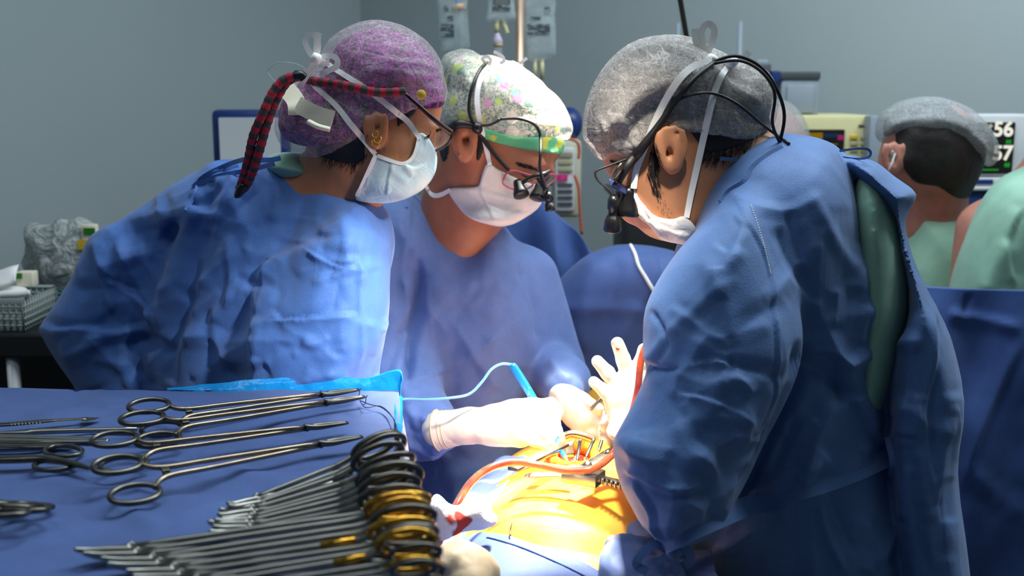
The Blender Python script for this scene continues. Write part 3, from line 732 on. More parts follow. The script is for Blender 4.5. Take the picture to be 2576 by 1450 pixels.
shell('scrub_top', rs, f, (.34, 1.4, 1.1), (.68, 1.75, 1.72), M_['scrub'], hf=.005, key='r_scrub', amp=.004, sc_=12)['label'] = 'pale green scrub showing where the gown opens at the back'
# gown details
strap_on('belt', gown_r, [(1660, 1370), (1740, 1330), (1850, 1285), (1990, 1240), (2120, 1200), (2236, 1150)], 52, 'r_gown', M_['gown_right'], off=.002, Yd=1.38, th=.002)
strap_on('belt', gown_r, [(2236, 1100), (2250, 1160), (2246, 1200)], 26, 'r_gown', M_['gown_right'], off=.004, Yd=1.38)
strap_on('collar_band', gown_r, [(1968, 370), (1925, 393), (1888, 425), (1870, 458), (1834, 480), (1812, 508)], 12, 'r_gown', M_['gown_right'], off=.002, Yd=1.42, th=.002)
strap_on('neck_tie', gown_r, [(1812, 399), (1860, 402), (1920, 396), (1965, 392)], 9, 'r_skin', M_['gown_right'], off=.004, Yd=1.43)
strap_on('neck_tie', gown_r, [(2112, 380, 1.46), (2160, 374, 1.45), (2188, 378, 1.45), (2186, 396, 1.46), (2150, 400, 1.47), (2118, 396, 1.47)], 6, 'r_gown', M_['gown_right'], Yd=1.45)
sts = []; line = cr([(1888, 515), (1905, 560), (1920, 610), (1932, 655), (1940, 690)], 8)
for i in range(0, len(line) - 1, 1):
    a = surf(*line[i], 'r_gown', .0012, 1.4); b = surf(*(line[i] * .45 + line[i + 1] * .55), 'r_gown', .0012, 1.4); sts.append(tube([a, b], .0006, 5, sm=0))
obj('seam_stitching', join(*sts), M_['strap'], gown_r)
for k_, pts in enumerate([[(1690, 1390), (1650, 1370), (1625, 1385), (1600, 1420), (1630, 1440)], [(1690, 1390), (1660, 1420), (1675, 1450)], [(1700, 1385), (1735, 1390), (1730, 1420), (1690, 1430)], [(1690, 1390), (1700, 1420), (1715, 1450), (1720, 1490)]]):
    obj('waist_tie', ribbon([P(x, y, 1.20 - .004 * k_) for x, y in pts], .010, .0012), M_['gown_right'], gown_r, angle=40)
obj('tie_knot', tube([P(1680, 1388, 1.195), P(1696, 1392, 1.19), P(1708, 1386, 1.195)], [.004, .009, .004], 8), M_['gown_right'], rs)
# cap, hair
CAPR = [(1466, 315), (1472, 270), (1492, 215), (1530, 158), (1580, 115), (1635, 94), (1700, 88), (1750, 98), (1795, 125), (1830, 150), (1890, 160), (1935, 185), (1960, 235), (1956, 290), (1935, 325), (1890, 348), (1840, 345), (1780, 335), (1740, 330), (1690, 326), (1640, 345), (1610, 380), (1575, 392), (1545, 385), (1518, 402), (1490, 385), (1470, 352)]
def fit_to(head, fd, off, poly):
    g = Field(*fd.a); head(g); g.f -= off; g.cutpoly(poly); fd.f = np.minimum(fd.f, g.f)
def fit_r(fd, off, poly): fit_to(head_r, fd, off, poly)
def f(fd):
    fd.pil([(1466, 315), (1472, 270), (1492, 215), (1530, 158), (1580, 115), (1635, 94), (1700, 88), (1750, 98), (1795, 125), (1830, 150), (1840, 230), (1820, 320), (1740, 330), (1690, 326), (1640, 345), (1610, 380), (1575, 392), (1545, 385), (1518, 402), (1490, 385), (1470, 352)], 1.48, .097, .08, k=.01, sm=4)
    fd.pil([(1790, 160), (1840, 155), (1890, 160), (1935, 185), (1960, 235), (1956, 290), (1935, 325), (1890, 348), (1840, 345), (1780, 325), (1760, 240)], 1.48, .075, .07, k=.02, sm=4)
    fit_r(fd, .008, CAPR)
shell('cap', rs, f, P(1440, 430, 1.37) * (1, 1, 1), P(2000, 60, 1.60), M_['cap_r'], hf=.0026, key='r_cap', amp=.003, sc_=26, an=(1, 1, .4), folds=[
  ([(1800, 160), (1700, 200), (1600, 260), (1520, 350)], 10, .002, 's'), ([(1800, 165), (1740, 130), (1660, 110), (1580, 140)], 8, .002, 's'), ([(1800, 170), (1760, 220), (1720, 300)], 7, .003, 's'), ([(1800, 170), (1850, 220), (1920, 260)], 8, .0025, 's'),
  ([(1800, 165), (1860, 170), (1930, 210)], 8, .0025, 's'), ([(1800, 165), (1830, 250), (1860, 330)], 7, .003, 's'), ([(1480, 350), (1560, 370), (1620, 360)], 6, .002, 's'), ([(1500, 290), (1540, 350), (1560, 385)], 6, .002, 's'), ([(1560, 300), (1590, 340), (1600, 380)], 6, .002, 's')] + [([(1500 + 22 * i, 300 - 3 * i), (1504 + 21 * i, 385 - 6 * i)], 4, .002, 's') for i in range(7)])
def f(fd):
    fd.pil([(1476, 330), (1486, 260), (1520, 190), (1580, 132), (1650, 108), (1720, 104), (1780, 130), (1810, 200), (1800, 300), (1740, 325), (1690, 325), (1640, 340), (1590, 372), (1530, 380), (1490, 360)], 1.48, .091, .075, k=.01, sm=4)
    fd.pil([(1800, 185), (1850, 175), (1910, 195), (1940, 250), (1925, 310), (1880, 335), (1800, 325)], 1.48, .064, .06, k=.01, sm=4)
    fit_r(fd, .004, [(1500, 300), (1560, 160), (1700, 110), (1830, 150), (1930, 230), (1945, 300), (1915, 340), (1840, 342), (1740, 328), (1690, 322), (1640, 340), (1605, 374), (1540, 382), (1500, 380)])
shell('hair', rs, f, P(1460, 430, 1.37), P(1980, 60, 1.60), M_['hair_cap'], hf=.004, amp=.002, sc_=40)
fitted('nape_hair', rs, [head_r], P(1700, 430, 1.37), P(1940, 300, 1.60), M_['hair'], .0022, [(1735, 322), (1800, 335), (1880, 345), (1912, 342), (1880, 360), (1835, 376), (1795, 384), (1772, 380), (1750, 352)], hf=.003, amp=.0008, sc_=110)
fitted('sideburn_hair', rs, [head_r], P(1600, 520, 1.37), P(1690, 330, 1.46), M_['hair'], .0010, [(1652, 345), (1640, 395), (1634, 435), (1642, 462), (1648, 476), (1652, 460), (1650, 440), (1656, 400), (1660, 360)], hf=.002, amp=.0008, sc_=160)
fz = []
for i in range(9):
    x = 1532 + i * 12; fz.append(tube([surf(x, 398 - i * 2, 'r_cap', .002), surf(x + 5, 400 - i * 3, 'r_cap', .003)], .0016, 5, sm=0))
strands(rs, [(1770, 350), (1910, 340), (1880, 372), (1830, 398), (1790, 408), (1762, 400)], 'r_skin', 220, 24, (-.4, 1), M_['hair'])
strands(rs, [(1645, 350), (1632, 395), (1626, 440), (1640, 475), (1656, 500), (1662, 480), (1654, 440), (1664, 400)], 'r_skin', 200, 16, (.3, 1), M_['hair'], r=.0003, seed=2)
strands(rs, [(1646, 440), (1640, 500), (1670, 545), (1700, 555), (1690, 520)], 'r_skin', 50, 6, (.3, 1), M_['hair'], r=.0002, seed=3)
# mask
def mk(fd): fd.ell(P(1622, 540, 1.47), (.026, .04, .028), k=.02); fd.ell(P(1680, 575, 1.47), (.03, .045, .018), k=.02)
msk = fitted('mask', rs, [head_r, mk], P(1570, 640, 1.37), P(1800, 430, 1.57), M_['mask_white'], .005, [(1590, 452), (1604, 495), (1640, 540), (1690, 552), (1722, 545), (1752, 578), (1735, 612), (1700, 612), (1660, 600), (1632, 565), (1606, 545), (1588, 500)], hf=.0024, key='r_mask', amp=.001, sc_=20, folds=[([(1620, 548), (1680, 575), (1740, 590)], 6, .0035, 'R'), ([(1605, 500), (1640, 560), (1660, 590)], 6, .003, 'L'), ([(1690, 560), (1700, 590), (1730, 605)], 6, .003, 's'), ([(1640, 545), (1665, 600)], 5, .003, 's')])
K = ['r_cap', 'r_skin', 'r_mask']
strap_on('mask_strap', msk, [(1594, 475), (1600, 430), (1622, 372), (1650, 300), (1690, 225), (1735, 172), (1790, 150)], [15, 16, 17, 17, 18, 18, 15], K, M_['strap'], Yd=1.40, off=.003)
strap_on('mask_strap', msk, [(1727, 548), (1740, 480), (1758, 400), (1778, 310), (1795, 240), (1815, 190), (1838, 160)], [14, 16, 17, 17, 17, 16, 12], K, M_['strap'], Yd=1.40, off=.003)
def bow(parent, loops, Yd, wd, m=None):
    for pts in loops: obj('strap_bow', ribbon([P(x, y, Yd + (dy if len(r_) else 0)) for x, y, dy, *r_ in [(*q, 0, 0) if len(q) == 2 else (*q, 0) for q in pts]], M(wd * 1.1, Yd), .0008), m or M_['strap'], parent, angle=40)
bow(msk, [[(1785, 152), (1768, 110), (1765, 78), (1782, 60), (1797, 75), (1792, 105), (1782, 130), (1788, 150)], [(1782, 150), (1762, 125), (1750, 100), (1748, 72)], [(1838, 160), (1850, 150), (1870, 146), (1884, 130)], [(1838, 160), (1830, 170), (1822, 180)], [(1786, 150), (1795, 165)]], 1.44, 15)
obj('strap_knot', tube([P(1776, 158, 1.432), P(1790, 150, 1.43), P(1802, 152, 1.432)], [.004, .008, .004], 8), M_['strap'], msk)
obj('strap_knot', tube([P(1826, 164, 1.432), P(1840, 158, 1.43), P(1854, 152, 1.432)], [.004, .008, .004], 8), M_['strap'], msk)
obj('eyebrow', join(*[tube([surf(1536 + i * 5, 404 + i * 1.5, 'r_skin', .0005), surf(1542 + i * 5, 410 + i * 1.2, 'r_skin', .001)], .0014, 5, sm=0) for i in range(7)]), M_['hair'], rs)
# gloves
glove('glove', rs, [([(1608, 1110, 1.53), (1590, 1040, 1.52), (1575, 990, 1.515)], [.026, .026, .026]), ([(1560, 985, 1.515), (1590, 960, 1.515), (1612, 960, 1.515)], [.016, .018, .018]), ([(1545, 1010, 1.515), (1570, 1060, 1.52)], [.014, .02])],
  [([(1584, 955, 1.515), (1568, 905, 1.51), (1553, 864, 1.505)], [.0115, .0098, .0088]), ([(1560, 985, 1.515), (1528, 938, 1.508), (1503, 910, 1.502)], [.0105, .0095, .0085]),
   ([(1552, 1020, 1.515), (1520, 985, 1.507), (1494, 962, 1.502)], [.010, .0088, .0078]), ([(1604, 955, 1.515), (1612, 912, 1.512), (1620, 880, 1.51)], [.0115, .0098, .0088]),
   ([(1560, 1050, 1.50), (1545, 1085, 1.49), (1560, 1100, 1.488)], [.012, .010, .009])], M_['glove'])['label'] = 'raised gloved hand with spread fingers'
obj('blood_mark', lathe([(0, .0030), (.0006, .0026)], P(1554, 876, 1.4975), P(1556, 870, 1.40), 9), M_['flesh'], rs)
glove('glove', rs, [([(1640, 1085, 1.60), (1590, 1085, 1.58), (1565, 1078, 1.57)], [.030, .026, .022])],
  [([(1565, 1065, 1.57), (1535, 1062, 1.56), (1518, 1085, 1.555)], [.0105, .0095, .0085]), ([(1570, 1078, 1.565), (1540, 1082, 1.55), (1520, 1100, 1.548)], [.0105, .0095, .0085]),
   ([(1575, 1090, 1.56), (1548, 1098, 1.548), (1530, 1108, 1.545)], [.0105, .0095, .0085]), ([(1585, 1098, 1.56), (1562, 1108, 1.548), (1546, 1112, 1.545)], [.010, .009, .008]), ([(1575, 1055, 1.565), (1545, 1048, 1.55), (1522, 1070, 1.545)], [.0105, .0095, .0085])], M_['glove'])
# loupes, headlight and their cable (worn, lift off: a thing of its own)
lo = thing('surgical_loupes', 'black loupes with hanging headlight and long head cable worn by the surgeon on the right', 'loupes', P(1560, 470, 1.42), 'surgical loupes worn by two surgeons')
tube_on('temple_arm', lo, [(1556, 458, 1.405), (1580, 415, 1.40), (1605, 385), (1650, 325), (1700, 255), (1750, 195), (1795, 158)], [9, 13, 13, 9, 7, 6, 6], K, M_['rubber'], Yd=1.40, off=.006)
obj('temple_arm', tube([P(1558, 462, 1.54), P(1640, 340, 1.575), P(1720, 240, 1.595), P(1790, 160, 1.56), P(1796, 158, 1.44)], .004, 8), M_['rubber'], lo)
tube_on('headlight_cable', lo, [(1795, 156, 1.42), (1850, 140, 1.41), (1910, 165, 1.405), (1952, 220, 1.41), (1974, 290, 1.42), (1960, 365, 1.43)], 4.5, K, M_['rubber'], Yd=1.42)
tube_on('headlight_cable', lo, [(1795, 160, 1.415), (1860, 152, 1.405), (1915, 180, 1.40), (1950, 235, 1.405), (1942, 310, 1.41), (1965, 365, 1.43)], 4, K, M_['rubber'], Yd=1.42)
tube_on('lamp_wire', lo, [(1712, 250), (1750, 236), (1800, 236), (1860, 265), (1920, 315), (1985, 362)], 4, K + ['r_gown'], M_['rubber'], Yd=1.40, off=.006)
tube_on('lamp_wire', lo, [(1578, 400, 1.40), (1530, 418, 1.40), (1498, 432, 1.40), (1505, 455, 1.40), (1535, 480, 1.40), (1543, 500, 1.40)], 3, K, M_['rubber'], Yd=1.40)
lh = obj('lamp_head', lathe([(0, .005), (.006, .0075), (.018, .0075), (.019, .006), (.026, .006), (.027, .0075), (.034, .0105), (.046, .0115), (.048, .0105)], P(1544, 492, 1.40), P(1541, 562, 1.41)), M_['black'], lo)
obj('lamp_lens', lathe([(0, .009), (.0012, .0085)], P(1541, 559, 1.41), P(1541, 566, 1.41)), M_['lamp_on'], lh)['label'] = 'lit white headlight lens'
for (a, b, yy) in (((1582, 470), (1578, 538), 1.42), ((1570, 468), (1562, 530), 1.475)):
    obj('loupe_barrel', lathe([(0, .009), (.008, .0105), (.012, .010), (.028, .0155), (.036, .0165), (.038, .014)], P(*a, yy), P(*b, yy)), M_['black'], lo)
obj('bridge_bar', tube([P(1545, 458, 1.40), P(1562, 470, 1.42), P(1556, 470, 1.47), P(1540, 458, 1.52)], .004, 8), M_['black'], lo)
obj('side_shield', sheet([[P(1532, 450, 1.40), P(1560, 462, 1.405), P(1590, 478, 1.42)], [P(1536, 470, 1.40), P(1562, 484, 1.405), P(1588, 498, 1.42)]], 5, 4, .002), M_['navy'], lo)['label'] = 'navy blue side shield'
obj('hinge', tube([P(1544, 450, 1.395), P(1556, 428, 1.39), P(1566, 412, 1.39)], [.004, .006, .004], 10, flat=.5), M_['steel_warm'], lo)
obj('lens', sheet([[P(1548, 455, 1.42), P(1540, 455, 1.50)], [P(1560, 490, 1.42), P(1552, 490, 1.50)]], 4, 4, .002), M_['glass'], lo)
# ================================================================== the woman on the left
lw = thing('person', 'woman on the left in blue gown, purple cap and pale blue mask, one elbow out', 'person', (-.42, 1.74, 0))
def head_l(fd):
    fd.pil([(790, 240), (850, 135), (930, 98), (1030, 110), (1080, 160), (1106, 215), (1113, 265), (1106, 300), (1092, 322), (1080, 345), (1082, 385), (1072, 405), (1078, 430), (1055, 462), (1000, 482), (940, 478), (905, 430), (880, 420), (820, 400), (770, 330)], 1.62, .078, .07, k=.01, sm=3)
    fd.ell(P(1088, 322, 1.59), (.010, .02, .008), k=.012); fd.ell(P(1072, 350, 1.588), (.010, .012, .008), k=.008)
    fd.ell(P(1076, 385, 1.62), (.014, .014, .018), k=.012)
    fd.ell(P(1000, 400, 1.58), (.045, .04, .05), k=.03)
    fd.cap(P(880, 400, 1.63), P(800, 520, 1.68), .052, .065, k=.03)
    fd.cap(P(905, 440, 1.62), P(850, 520, 1.66), .045, .055, k=.03)
def f(fd):
    head_l(fd)
    fd.ell(P(740, 640, 1.72), (.12, .11, .15), k=.05); fd.ell(P(640, 950, 1.76), (.12, .10, .18), k=.05)
    fd.ell((-.42, 1.76, .86), (.13, .12, .16), k=.05)
    fd.cap(P(860, 640, 1.62), P(790, 900, 1.60), .045, .036, k=.03); fd.cap(P(790, 900, 1.60), P(860, 1090, 1.59), .034, .026, k=.02)
    fd.cap(P(480, 580, 1.80), P(220, 820, 1.83), .045, .032, k=.03); fd.cap(P(220, 820, 1.83), P(400, 1060, 1.82), .03, .024, k=.02); fd.ell(P(400, 1060, 1.82), (.035, .03, .035), k=.02)
    legs(fd, -.42, 1.76, .80, dirn=(.6, .8))
    ear(fd, P(949, 328, 1.536), M(42, 1.55), R(4), 1, .1)
bdy = body('body', lw, f, (-.78, 1.42, -.01), (.0, 2.0, 1.82), (-.25, 1.50, 1.56), (-.08, 1.68, 1.76), M_['skin_l'], key='l_skin')
def f(fd):
    fd.pil([(720, 388), (745, 390), (800, 398), (855, 415), (894, 448), (902, 485), (925, 525), (955, 580), (955, 700), (935, 850), (930, 1000), (950, 1500), (960, 1900), (330, 1900), (360, 1400), (385, 1050), (388, 850), (405, 700), (440, 590), (400, 560), (430, 495), (490, 445), (520, 412), (560, 400), (610, 398), (660, 388)], 1.74, .165, .13, k=.02, sm=3, tx=-.00005)
    fd.pil([(800, 560), (860, 520), (915, 540), (955, 580), (978, 640), (988, 735), (984, 800), (972, 860), (955, 940), (960, 1030), (990, 1110), (960, 1180), (820, 1180), (620, 1100), (590, 950), (600, 860), (640, 780), (700, 680)], 1.575, .105, .085, k=.04, sm=3)
    fd.pil([(500, 470), (430, 488), (360, 525), (300, 562), (236, 596), (212, 640), (190, 690), (150, 755), (112, 812), (103, 830), (118, 860), (150, 915), (180, 958), (205, 1000), (260, 1100), (440, 1130), (430, 1000), (440, 900), (470, 700)], 1.82, .085, .07, k=.05, sm=3)
    fd.ell(P(880, 600, 1.66), (.07, .09, .08), k=.05)
folds = [([(515, 480), (470, 600), (440, 700), (400, 850), (385, 970)], 24, .012, 'r'), ([(560, 530), (500, 640), (480, 740), (440, 860), (430, 980)], 18, .009, 'v'),
  ([(480, 500), (500, 520), (530, 490), (545, 450)], 10, .008, 'v'), ([(600, 480), (560, 540), (530, 600)], 14, .007, 's'), ([(620, 430), (560, 470), (500, 520)], 12, .008, 'R'),
  ([(960, 560), (860, 610), (760, 650), (640, 720), (560, 790), (480, 870), (420, 960)], 30, .010, 'r'), ([(690, 660), (680, 720), (660, 800)], 12, .006, 's'), ([(660, 690), (700, 740), (660, 810), (640, 880)], 16, .004, 'R'),
  ([(540, 750), (535, 830), (560, 890), (600, 950)], 20, .005, 'L'), ([(460, 850), (540, 850), (590, 930)], 14, .008, 's'), ([(670, 808), (760, 800), (850, 790), (905, 785)], 5, .0045, 'R'), ([(905, 600), (903, 700), (905, 800), (900, 950)], 4, .0022, 's'),
  ([(640, 840), (680, 808), (700, 790)], 8, .005, 's'), ([(690, 870), (780, 880), (880, 862)], 16, .003, 'v'), ([(905, 800), (960, 830), (975, 800)], 8, .004, 's'), ([(780, 630), (820, 655), (860, 672), (900, 668)], 6, .005, 'R'),
  ([(650, 800), (640, 860), (640, 930)], 14, .003, 'L'), ([(320, 840), (400, 850), (430, 900)], 14, .004, 'v'),
  ([(108, 828), (200, 822), (300, 825), (390, 810)], 12, .008, 'R'), ([(290, 600), (330, 680), (380, 770), (420, 830)], 14, .008, 's'), ([(235, 600), (270, 680), (300, 700)], 10, .007, 's'), ([(270, 700), (340, 740), (420, 800)], 10, .007, 'R'),
  ([(240, 620), (260, 740), (280, 790)], 9, .006, 'L'), ([(150, 860), (200, 920), (230, 990)], 10, .004, 's'), ([(220, 850), (320, 840), (400, 830)], 10, .006, 's'), ([(300, 860), (310, 930), (330, 990)], 12, .005, 'r'), ([(370, 860), (340, 920), (330, 980)], 12, .005, 's'),
  ([(700, 420), (640, 450), (600, 500)], 14, .007, 's'), ([(680, 430), (700, 500), (680, 560)], 14, .004, 'r'), ([(300, 580), (320, 700), (310, 800)], 10, .004, 's'), ([(410, 520), (400, 600), (360, 700)], 10, .004, 's'),
  ([(900, 720), (930, 660), (970, 640)], 10, .003, 's'), ([(760, 460), (820, 500), (880, 560)], 26, .003, 'r'), ([(620, 580), (700, 560), (800, 560)], 26, .003, 'v')]
gwn = shell('gown', lw, f, (-.83, 1.42, .45), (.02, 2.02, 1.78), M_['gown'], hf=.0036, key='l_gown', folds=folds + auto_folds(130, 520, 420, 960, 26, 40, 60, 15, .005) + auto_folds(420, 450, 960, 960, 46, 125, 40, 16, .005) + auto_folds(640, 560, 960, 960, 14, 5, 25, 17, .004, (80, 200), (6, 14)) + [([(905, 590), (906, 700), (904, 820), (900, 950)], 6, .003, 's'), ([(690, 806), (780, 800), (900, 786)], 6, .005, 'R')], amp=.0045, sc_=8, fhi=(.02, 1.80, 1.78), flo=(-.83, 1.42, 1.02), hc=.01)
def f(fd): fd.pil([(668, 400), (700, 384), (760, 386), (800, 412), (800, 470), (720, 470), (660, 430)], 1.70, .115, .06, k=.01, sm=3)
shell('scrub_top', lw, f, P(620, 560, 1.55), P(900, 340, 1.83), M_['scrub'], hf=.004, amp=.001)['label'] = 'strip of pale green scrub collar at the nape'
strap_on('collar_band', gwn, [(770, 412), (810, 420), (850, 436), (884, 464), (892, 488)], 12, 'l_gown', M_['gown'], off=.002, Yd=1.58, th=.002)
strap_on('neck_tie', gwn, [(706, 398, 1.56), (670, 404, 1.55), (620, 400, 1.55), (560, 420), (505, 450), (495, 480), (468, 530)], 12, 'l_gown', M_['gown'], off=.003, Yd=1.6)
strap_on('neck_tie', gwn, [(690, 412, 1.56), (620, 430), (540, 445), (480, 475), (530, 440), (600, 420)], 12, 'l_gown', M_['gown'], off=.004, Yd=1.6)
# cap, purple cap underneath, hair
CAPL = [(815, 128), (835, 95), (880, 66), (935, 53), (985, 58), (1035, 78), (1078, 112), (1105, 155), (1117, 200), (1119, 242), (1100, 258), (1060, 268), (1020, 284), (970, 308), (920, 322), (890, 350), (850, 372), (805, 385), (755, 382), (712, 368), (684, 340), (678, 300), (688, 250), (720, 212), (765, 190), (795, 160)]
def f(fd):
    fit_to(head_l, fd, .009, CAPL)
    fd.pil([(815, 128), (835, 95), (880, 66), (935, 53), (985, 58), (1035, 78), (1078, 112), (1105, 155), (1117, 200), (1119, 242), (1100, 258), (1060, 268), (1020, 284), (970, 308), (915, 325), (860, 310), (810, 240), (805, 170)], 1.62, .102, .085, k=.01, sm=4)
    fd.pil([(800, 165), (850, 200), (900, 300), (885, 350), (850, 372), (805, 385), (755, 382), (712, 368), (684, 340), (678, 300), (688, 250), (720, 212), (760, 192)], 1.62, .085, .08, k=.03, sm=4)
shell('cap', lw, f, P(655, 410, 1.49), P(1145, 30, 1.74), M_['cap_l'], hf=.0026, key='l_cap', amp=.003, sc_=26, an=(.5, 1, 1), folds=[
  ([(1117, 200), (1050, 190), (960, 215), (880, 200)], 7, .0025, 's'), ([(1118, 225), (1040, 225), (960, 250)], 6, .0025, 's'), ([(1110, 175), (1040, 160), (960, 150)], 6, .0025, 's'), ([(1095, 140), (1020, 130), (960, 110)], 6, .002, 's'), ([(900, 120), (870, 180), (860, 240)], 6, .002, 's'),
  ([(850, 130), (830, 180), (840, 240)], 6, .002, 's'), ([(720, 240), (760, 290), (750, 360)], 6, .003, 's'), ([(690, 300), (730, 330), (740, 375)], 6, .003, 's'), ([(880, 290), (900, 310), (885, 345)], 6, .003, 's'), ([(870, 270), (920, 300), (960, 290)], 6, .003, 's'), ([(800, 260), (850, 310), (860, 360)], 6, .003, 's')] + [([(880 + 20 * i, 330 - 6 * i), (876 + 22 * i, 290 - 6 * i)], 4, .002, 's') for i in range(10)])
def f(fd):
    fd.pil([(835, 140), (855, 105), (900, 80), (960, 74), (1020, 90), (1070, 125), (1098, 170), (1112, 215), (1116, 262), (1090, 272), (1040, 278), (970, 292), (900, 300), (840, 260), (820, 190)], 1.62, .092, .08, k=.01, sm=4)
    fd.pil([(820, 190), (860, 240), (870, 320), (830, 360), (780, 368), (725, 355), (698, 325), (698, 280), (730, 230)], 1.62, .075, .07, k=.02, sm=4)
    fit_to(head_l, fd, .004, [(830, 150), (900, 80), (1000, 85), (1090, 150), (1114, 220), (1117, 262), (1095, 272), (1040, 276), (1010, 292), (960, 312), (905, 325), (880, 350), (830, 364), (780, 368), (725, 355), (700, 320), (720, 240), (800, 190)])
shell('under_cap', lw, f, P(665, 410, 1.50), P(1135, 40, 1.73), M_['purple'], hf=.004, key='l_under', amp=.0015, sc_=30)['label'] = 'purple speckled cloth cap under the sheer one'
fitted('nape_hair', lw, [head_l], P(770, 430, 1.5), P(950, 300, 1.73), M_['hair'], .002, [(850, 340), (900, 320), (940, 310), (942, 330), (932, 365), (915, 400), (880, 412), (840, 404), (800, 392), (790, 375)], hf=.003, amp=.0008, sc_=110)
strands(lw, [(800, 385), (900, 340), (930, 330), (925, 390), (890, 420), (830, 410)], 'l_skin', 160, 22, (-.5, 1), M_['hair'], seed=4)
fitted('temple_hair', lw, [head_l], P(990, 330, 1.5), P(1070, 250, 1.73), M_['hair'], .0015, [(1000, 285), (1048, 266), (1042, 288), (1022, 304), (1004, 318), (992, 330), (990, 305)], hf=.0025, amp=.0008, sc_=110)
# mask
def mk(fd): fd.ell(P(1052, 400, 1.61), (.020, .05, .035), k=.02); fd.ell(P(1010, 460, 1.61), (.045, .055, .022), k=.02)
msk = fitted('mask', lw, [head_l, mk], P(870, 530, 1.48), P(1110, 320, 1.72), M_['mask_blue'], .005, [(1052, 336), (1072, 340), (1092, 372), (1100, 400), (1092, 440), (1064, 476), (1015, 502), (960, 512), (915, 508), (888, 498), (905, 470), (925, 425), (945, 388), (985, 402), (1014, 410), (1036, 398), (1046, 372)], hf=.0024, key='l_mask', amp=.001, sc_=22, folds=[([(985, 405), (975, 450), (970, 495)], 6, .0035, 'L'), ([(1015, 412), (1030, 430), (1040, 445)], 5, .0035, 's'), ([(1014, 412), (1045, 420), (1072, 410)], 6, .003, 'R'), ([(940, 400), (925, 450), (905, 490)], 5, .002, 'r'), ([(985, 415), (1000, 440), (1030, 460)], 6, .0025, 's')])
K = ['l_cap', 'l_skin', 'l_mask', 'l_under']
strap_on('mask_edge', msk, [(1054, 345), (1048, 375), (1036, 400), (1014, 412), (985, 405), (950, 392)], 9, K, M_['strap'], Yd=1.54, off=.002)
strap_on('mask_edge', msk, [(946, 390), (930, 425), (912, 465), (898, 494)], 11, K, M_['strap'], Yd=1.54, off=.002)
strap_on('mask_strap', msk, [(1056, 350), (1030, 310), (1000, 285), (950, 245), (900, 210), (840, 172), (806, 148)], [10, 14, 15, 15, 14, 13, 10], K, M_['strap'], Yd=1.52, off=.004)
strap_on('mask_strap', msk, [(944, 388), (910, 345), (880, 310), (845, 265), (800, 225), (780, 205)], [12, 15, 15, 14, 13, 10], K, M_['strap'], Yd=1.52, off=.004)
bow(msk, [[(795, 150), (778, 130), (768, 105), (775, 90), (790, 88), (797, 100), (795, 130), (798, 148)], [(795, 148), (800, 120), (800, 98), (803, 82)], [(796, 148), (830, 140), (848, 150), (846, 168), (826, 178), (806, 188)], [(796, 150), (780, 175), (766, 200), (752, 222)], [(796, 150), (812, 160), (828, 158)]], 1.52, 13)
obj('strap_knot', tube([P(785, 156, 1.512), P(796, 148, 1.51), P(808, 146, 1.512)], [.004, .009, .004], 8), M_['strap'], msk)
strap_on('tape', lw, [(722, 225), (745, 255), (748, 290)], 46, K, M_['tape'], Yd=1.52, off=.006, th=.002)
strap_on('tape', lw, [(748, 262), (790, 285), (838, 300)], 42, K, M_['tape'], Yd=1.52, off=.008, th=.002)
obj('tape', tube([P(776, 306, 1.50), P(800, 318, 1.497), P(830, 326, 1.50)], M(11, 1.5), 12, flat=.6), M_['tape'], lw)
q_ = surf(1059, 238, K, .0, 1.53); o = obj('round_sticker', lathe([(0, .0070), (.0016, .0068)], q_, (0, 0, CZ), 20), M_['keyy'], lw); o['label'] = 'round yellow sticker'
obj('eyelashes', join(*[tube([P(1066 + i * 2, 347 - i, 1.548), P(1073 + i * 2, 350 - i * 3, 1.545), P(1080 + i, 346 - i * 4, 1.545)], .0005, 5) for i in range(5)]), M_['hair'], lw)
# earrings: worn, each its own thing
for i, (x, y, r_) in enumerate(((944, 338, 7), (950, 350, 9), (946, 360, 10))):
    c = P(x, y, 1.524); pts = [c + np.array((M(r_ * math.cos(a), 1.52), .003 * math.sin(a), M(r_ * 1.1 * math.sin(a), 1.52))) for a in np.linspace(0, 2 * math.pi, 14)[:-1]]
    tag(obj('hoop_earring', tube(pts, .0009, 6, closed=True, sm=2), M_['gold']), ['gold hoop earring on the left woman, topmost of three', 'gold hoop earring on the left woman, middle of three', 'gold hoop earring on the left woman, lowest of three'][i], 'earring', 'gold earrings on the left woman')
# glasses with a striped knitted cord
gl = thing('eyeglasses', 'dark tortoiseshell eyeglasses worn by the woman on the left', 'glasses', P(1110, 340, 1.55))
obj('temple_arm', tube([P(1020, 236, 1.505), P(1060, 272, 1.51), P(1100, 308, 1.52), P(1134, 334, 1.535)], [.0022, .003, .0034, .0045], 8, flat=1.0), M_['tortoise'], gl)
obj('temple_arm', tube([P(1060, 272, 1.70), P(1100, 308, 1.70), P(1128, 334, 1.69)], [.0022, .003, .0045], 8), M_['tortoise'], gl)
for k_, (c, a, b) in enumerate((((1103, 352), 1.55, 1.60), ((1103, 350), 1.64, 1.685))):
    rim = [(c[0] + 33 * math.cos(t), c[1] + 25 * math.sin(t) - 12 * math.cos(t), t) for t in np.linspace(0, 2 * math.pi, 15)[:-1]]
    pr = [P(x, y, (a + b) / 2 - (b - a) / 2 * math.cos(t)) for x, y, t in rim]
    obj('rim', tube(pr, .0022, 7, closed=True, sm=3), M_['tortoise'], gl)
    cen = np.mean(pr, 0); V = [cen] + pr; obj('lens', (np.array(V + [v + np.array((.0015, 0, 0)) for v in V]), [(0, i + 1, (i + 1) % 14 + 1) for i in range(14)] + [(15, (i + 1) % 14 + 16, i + 16) for i in range(14)]), M_['glass'], gl, smooth=False)
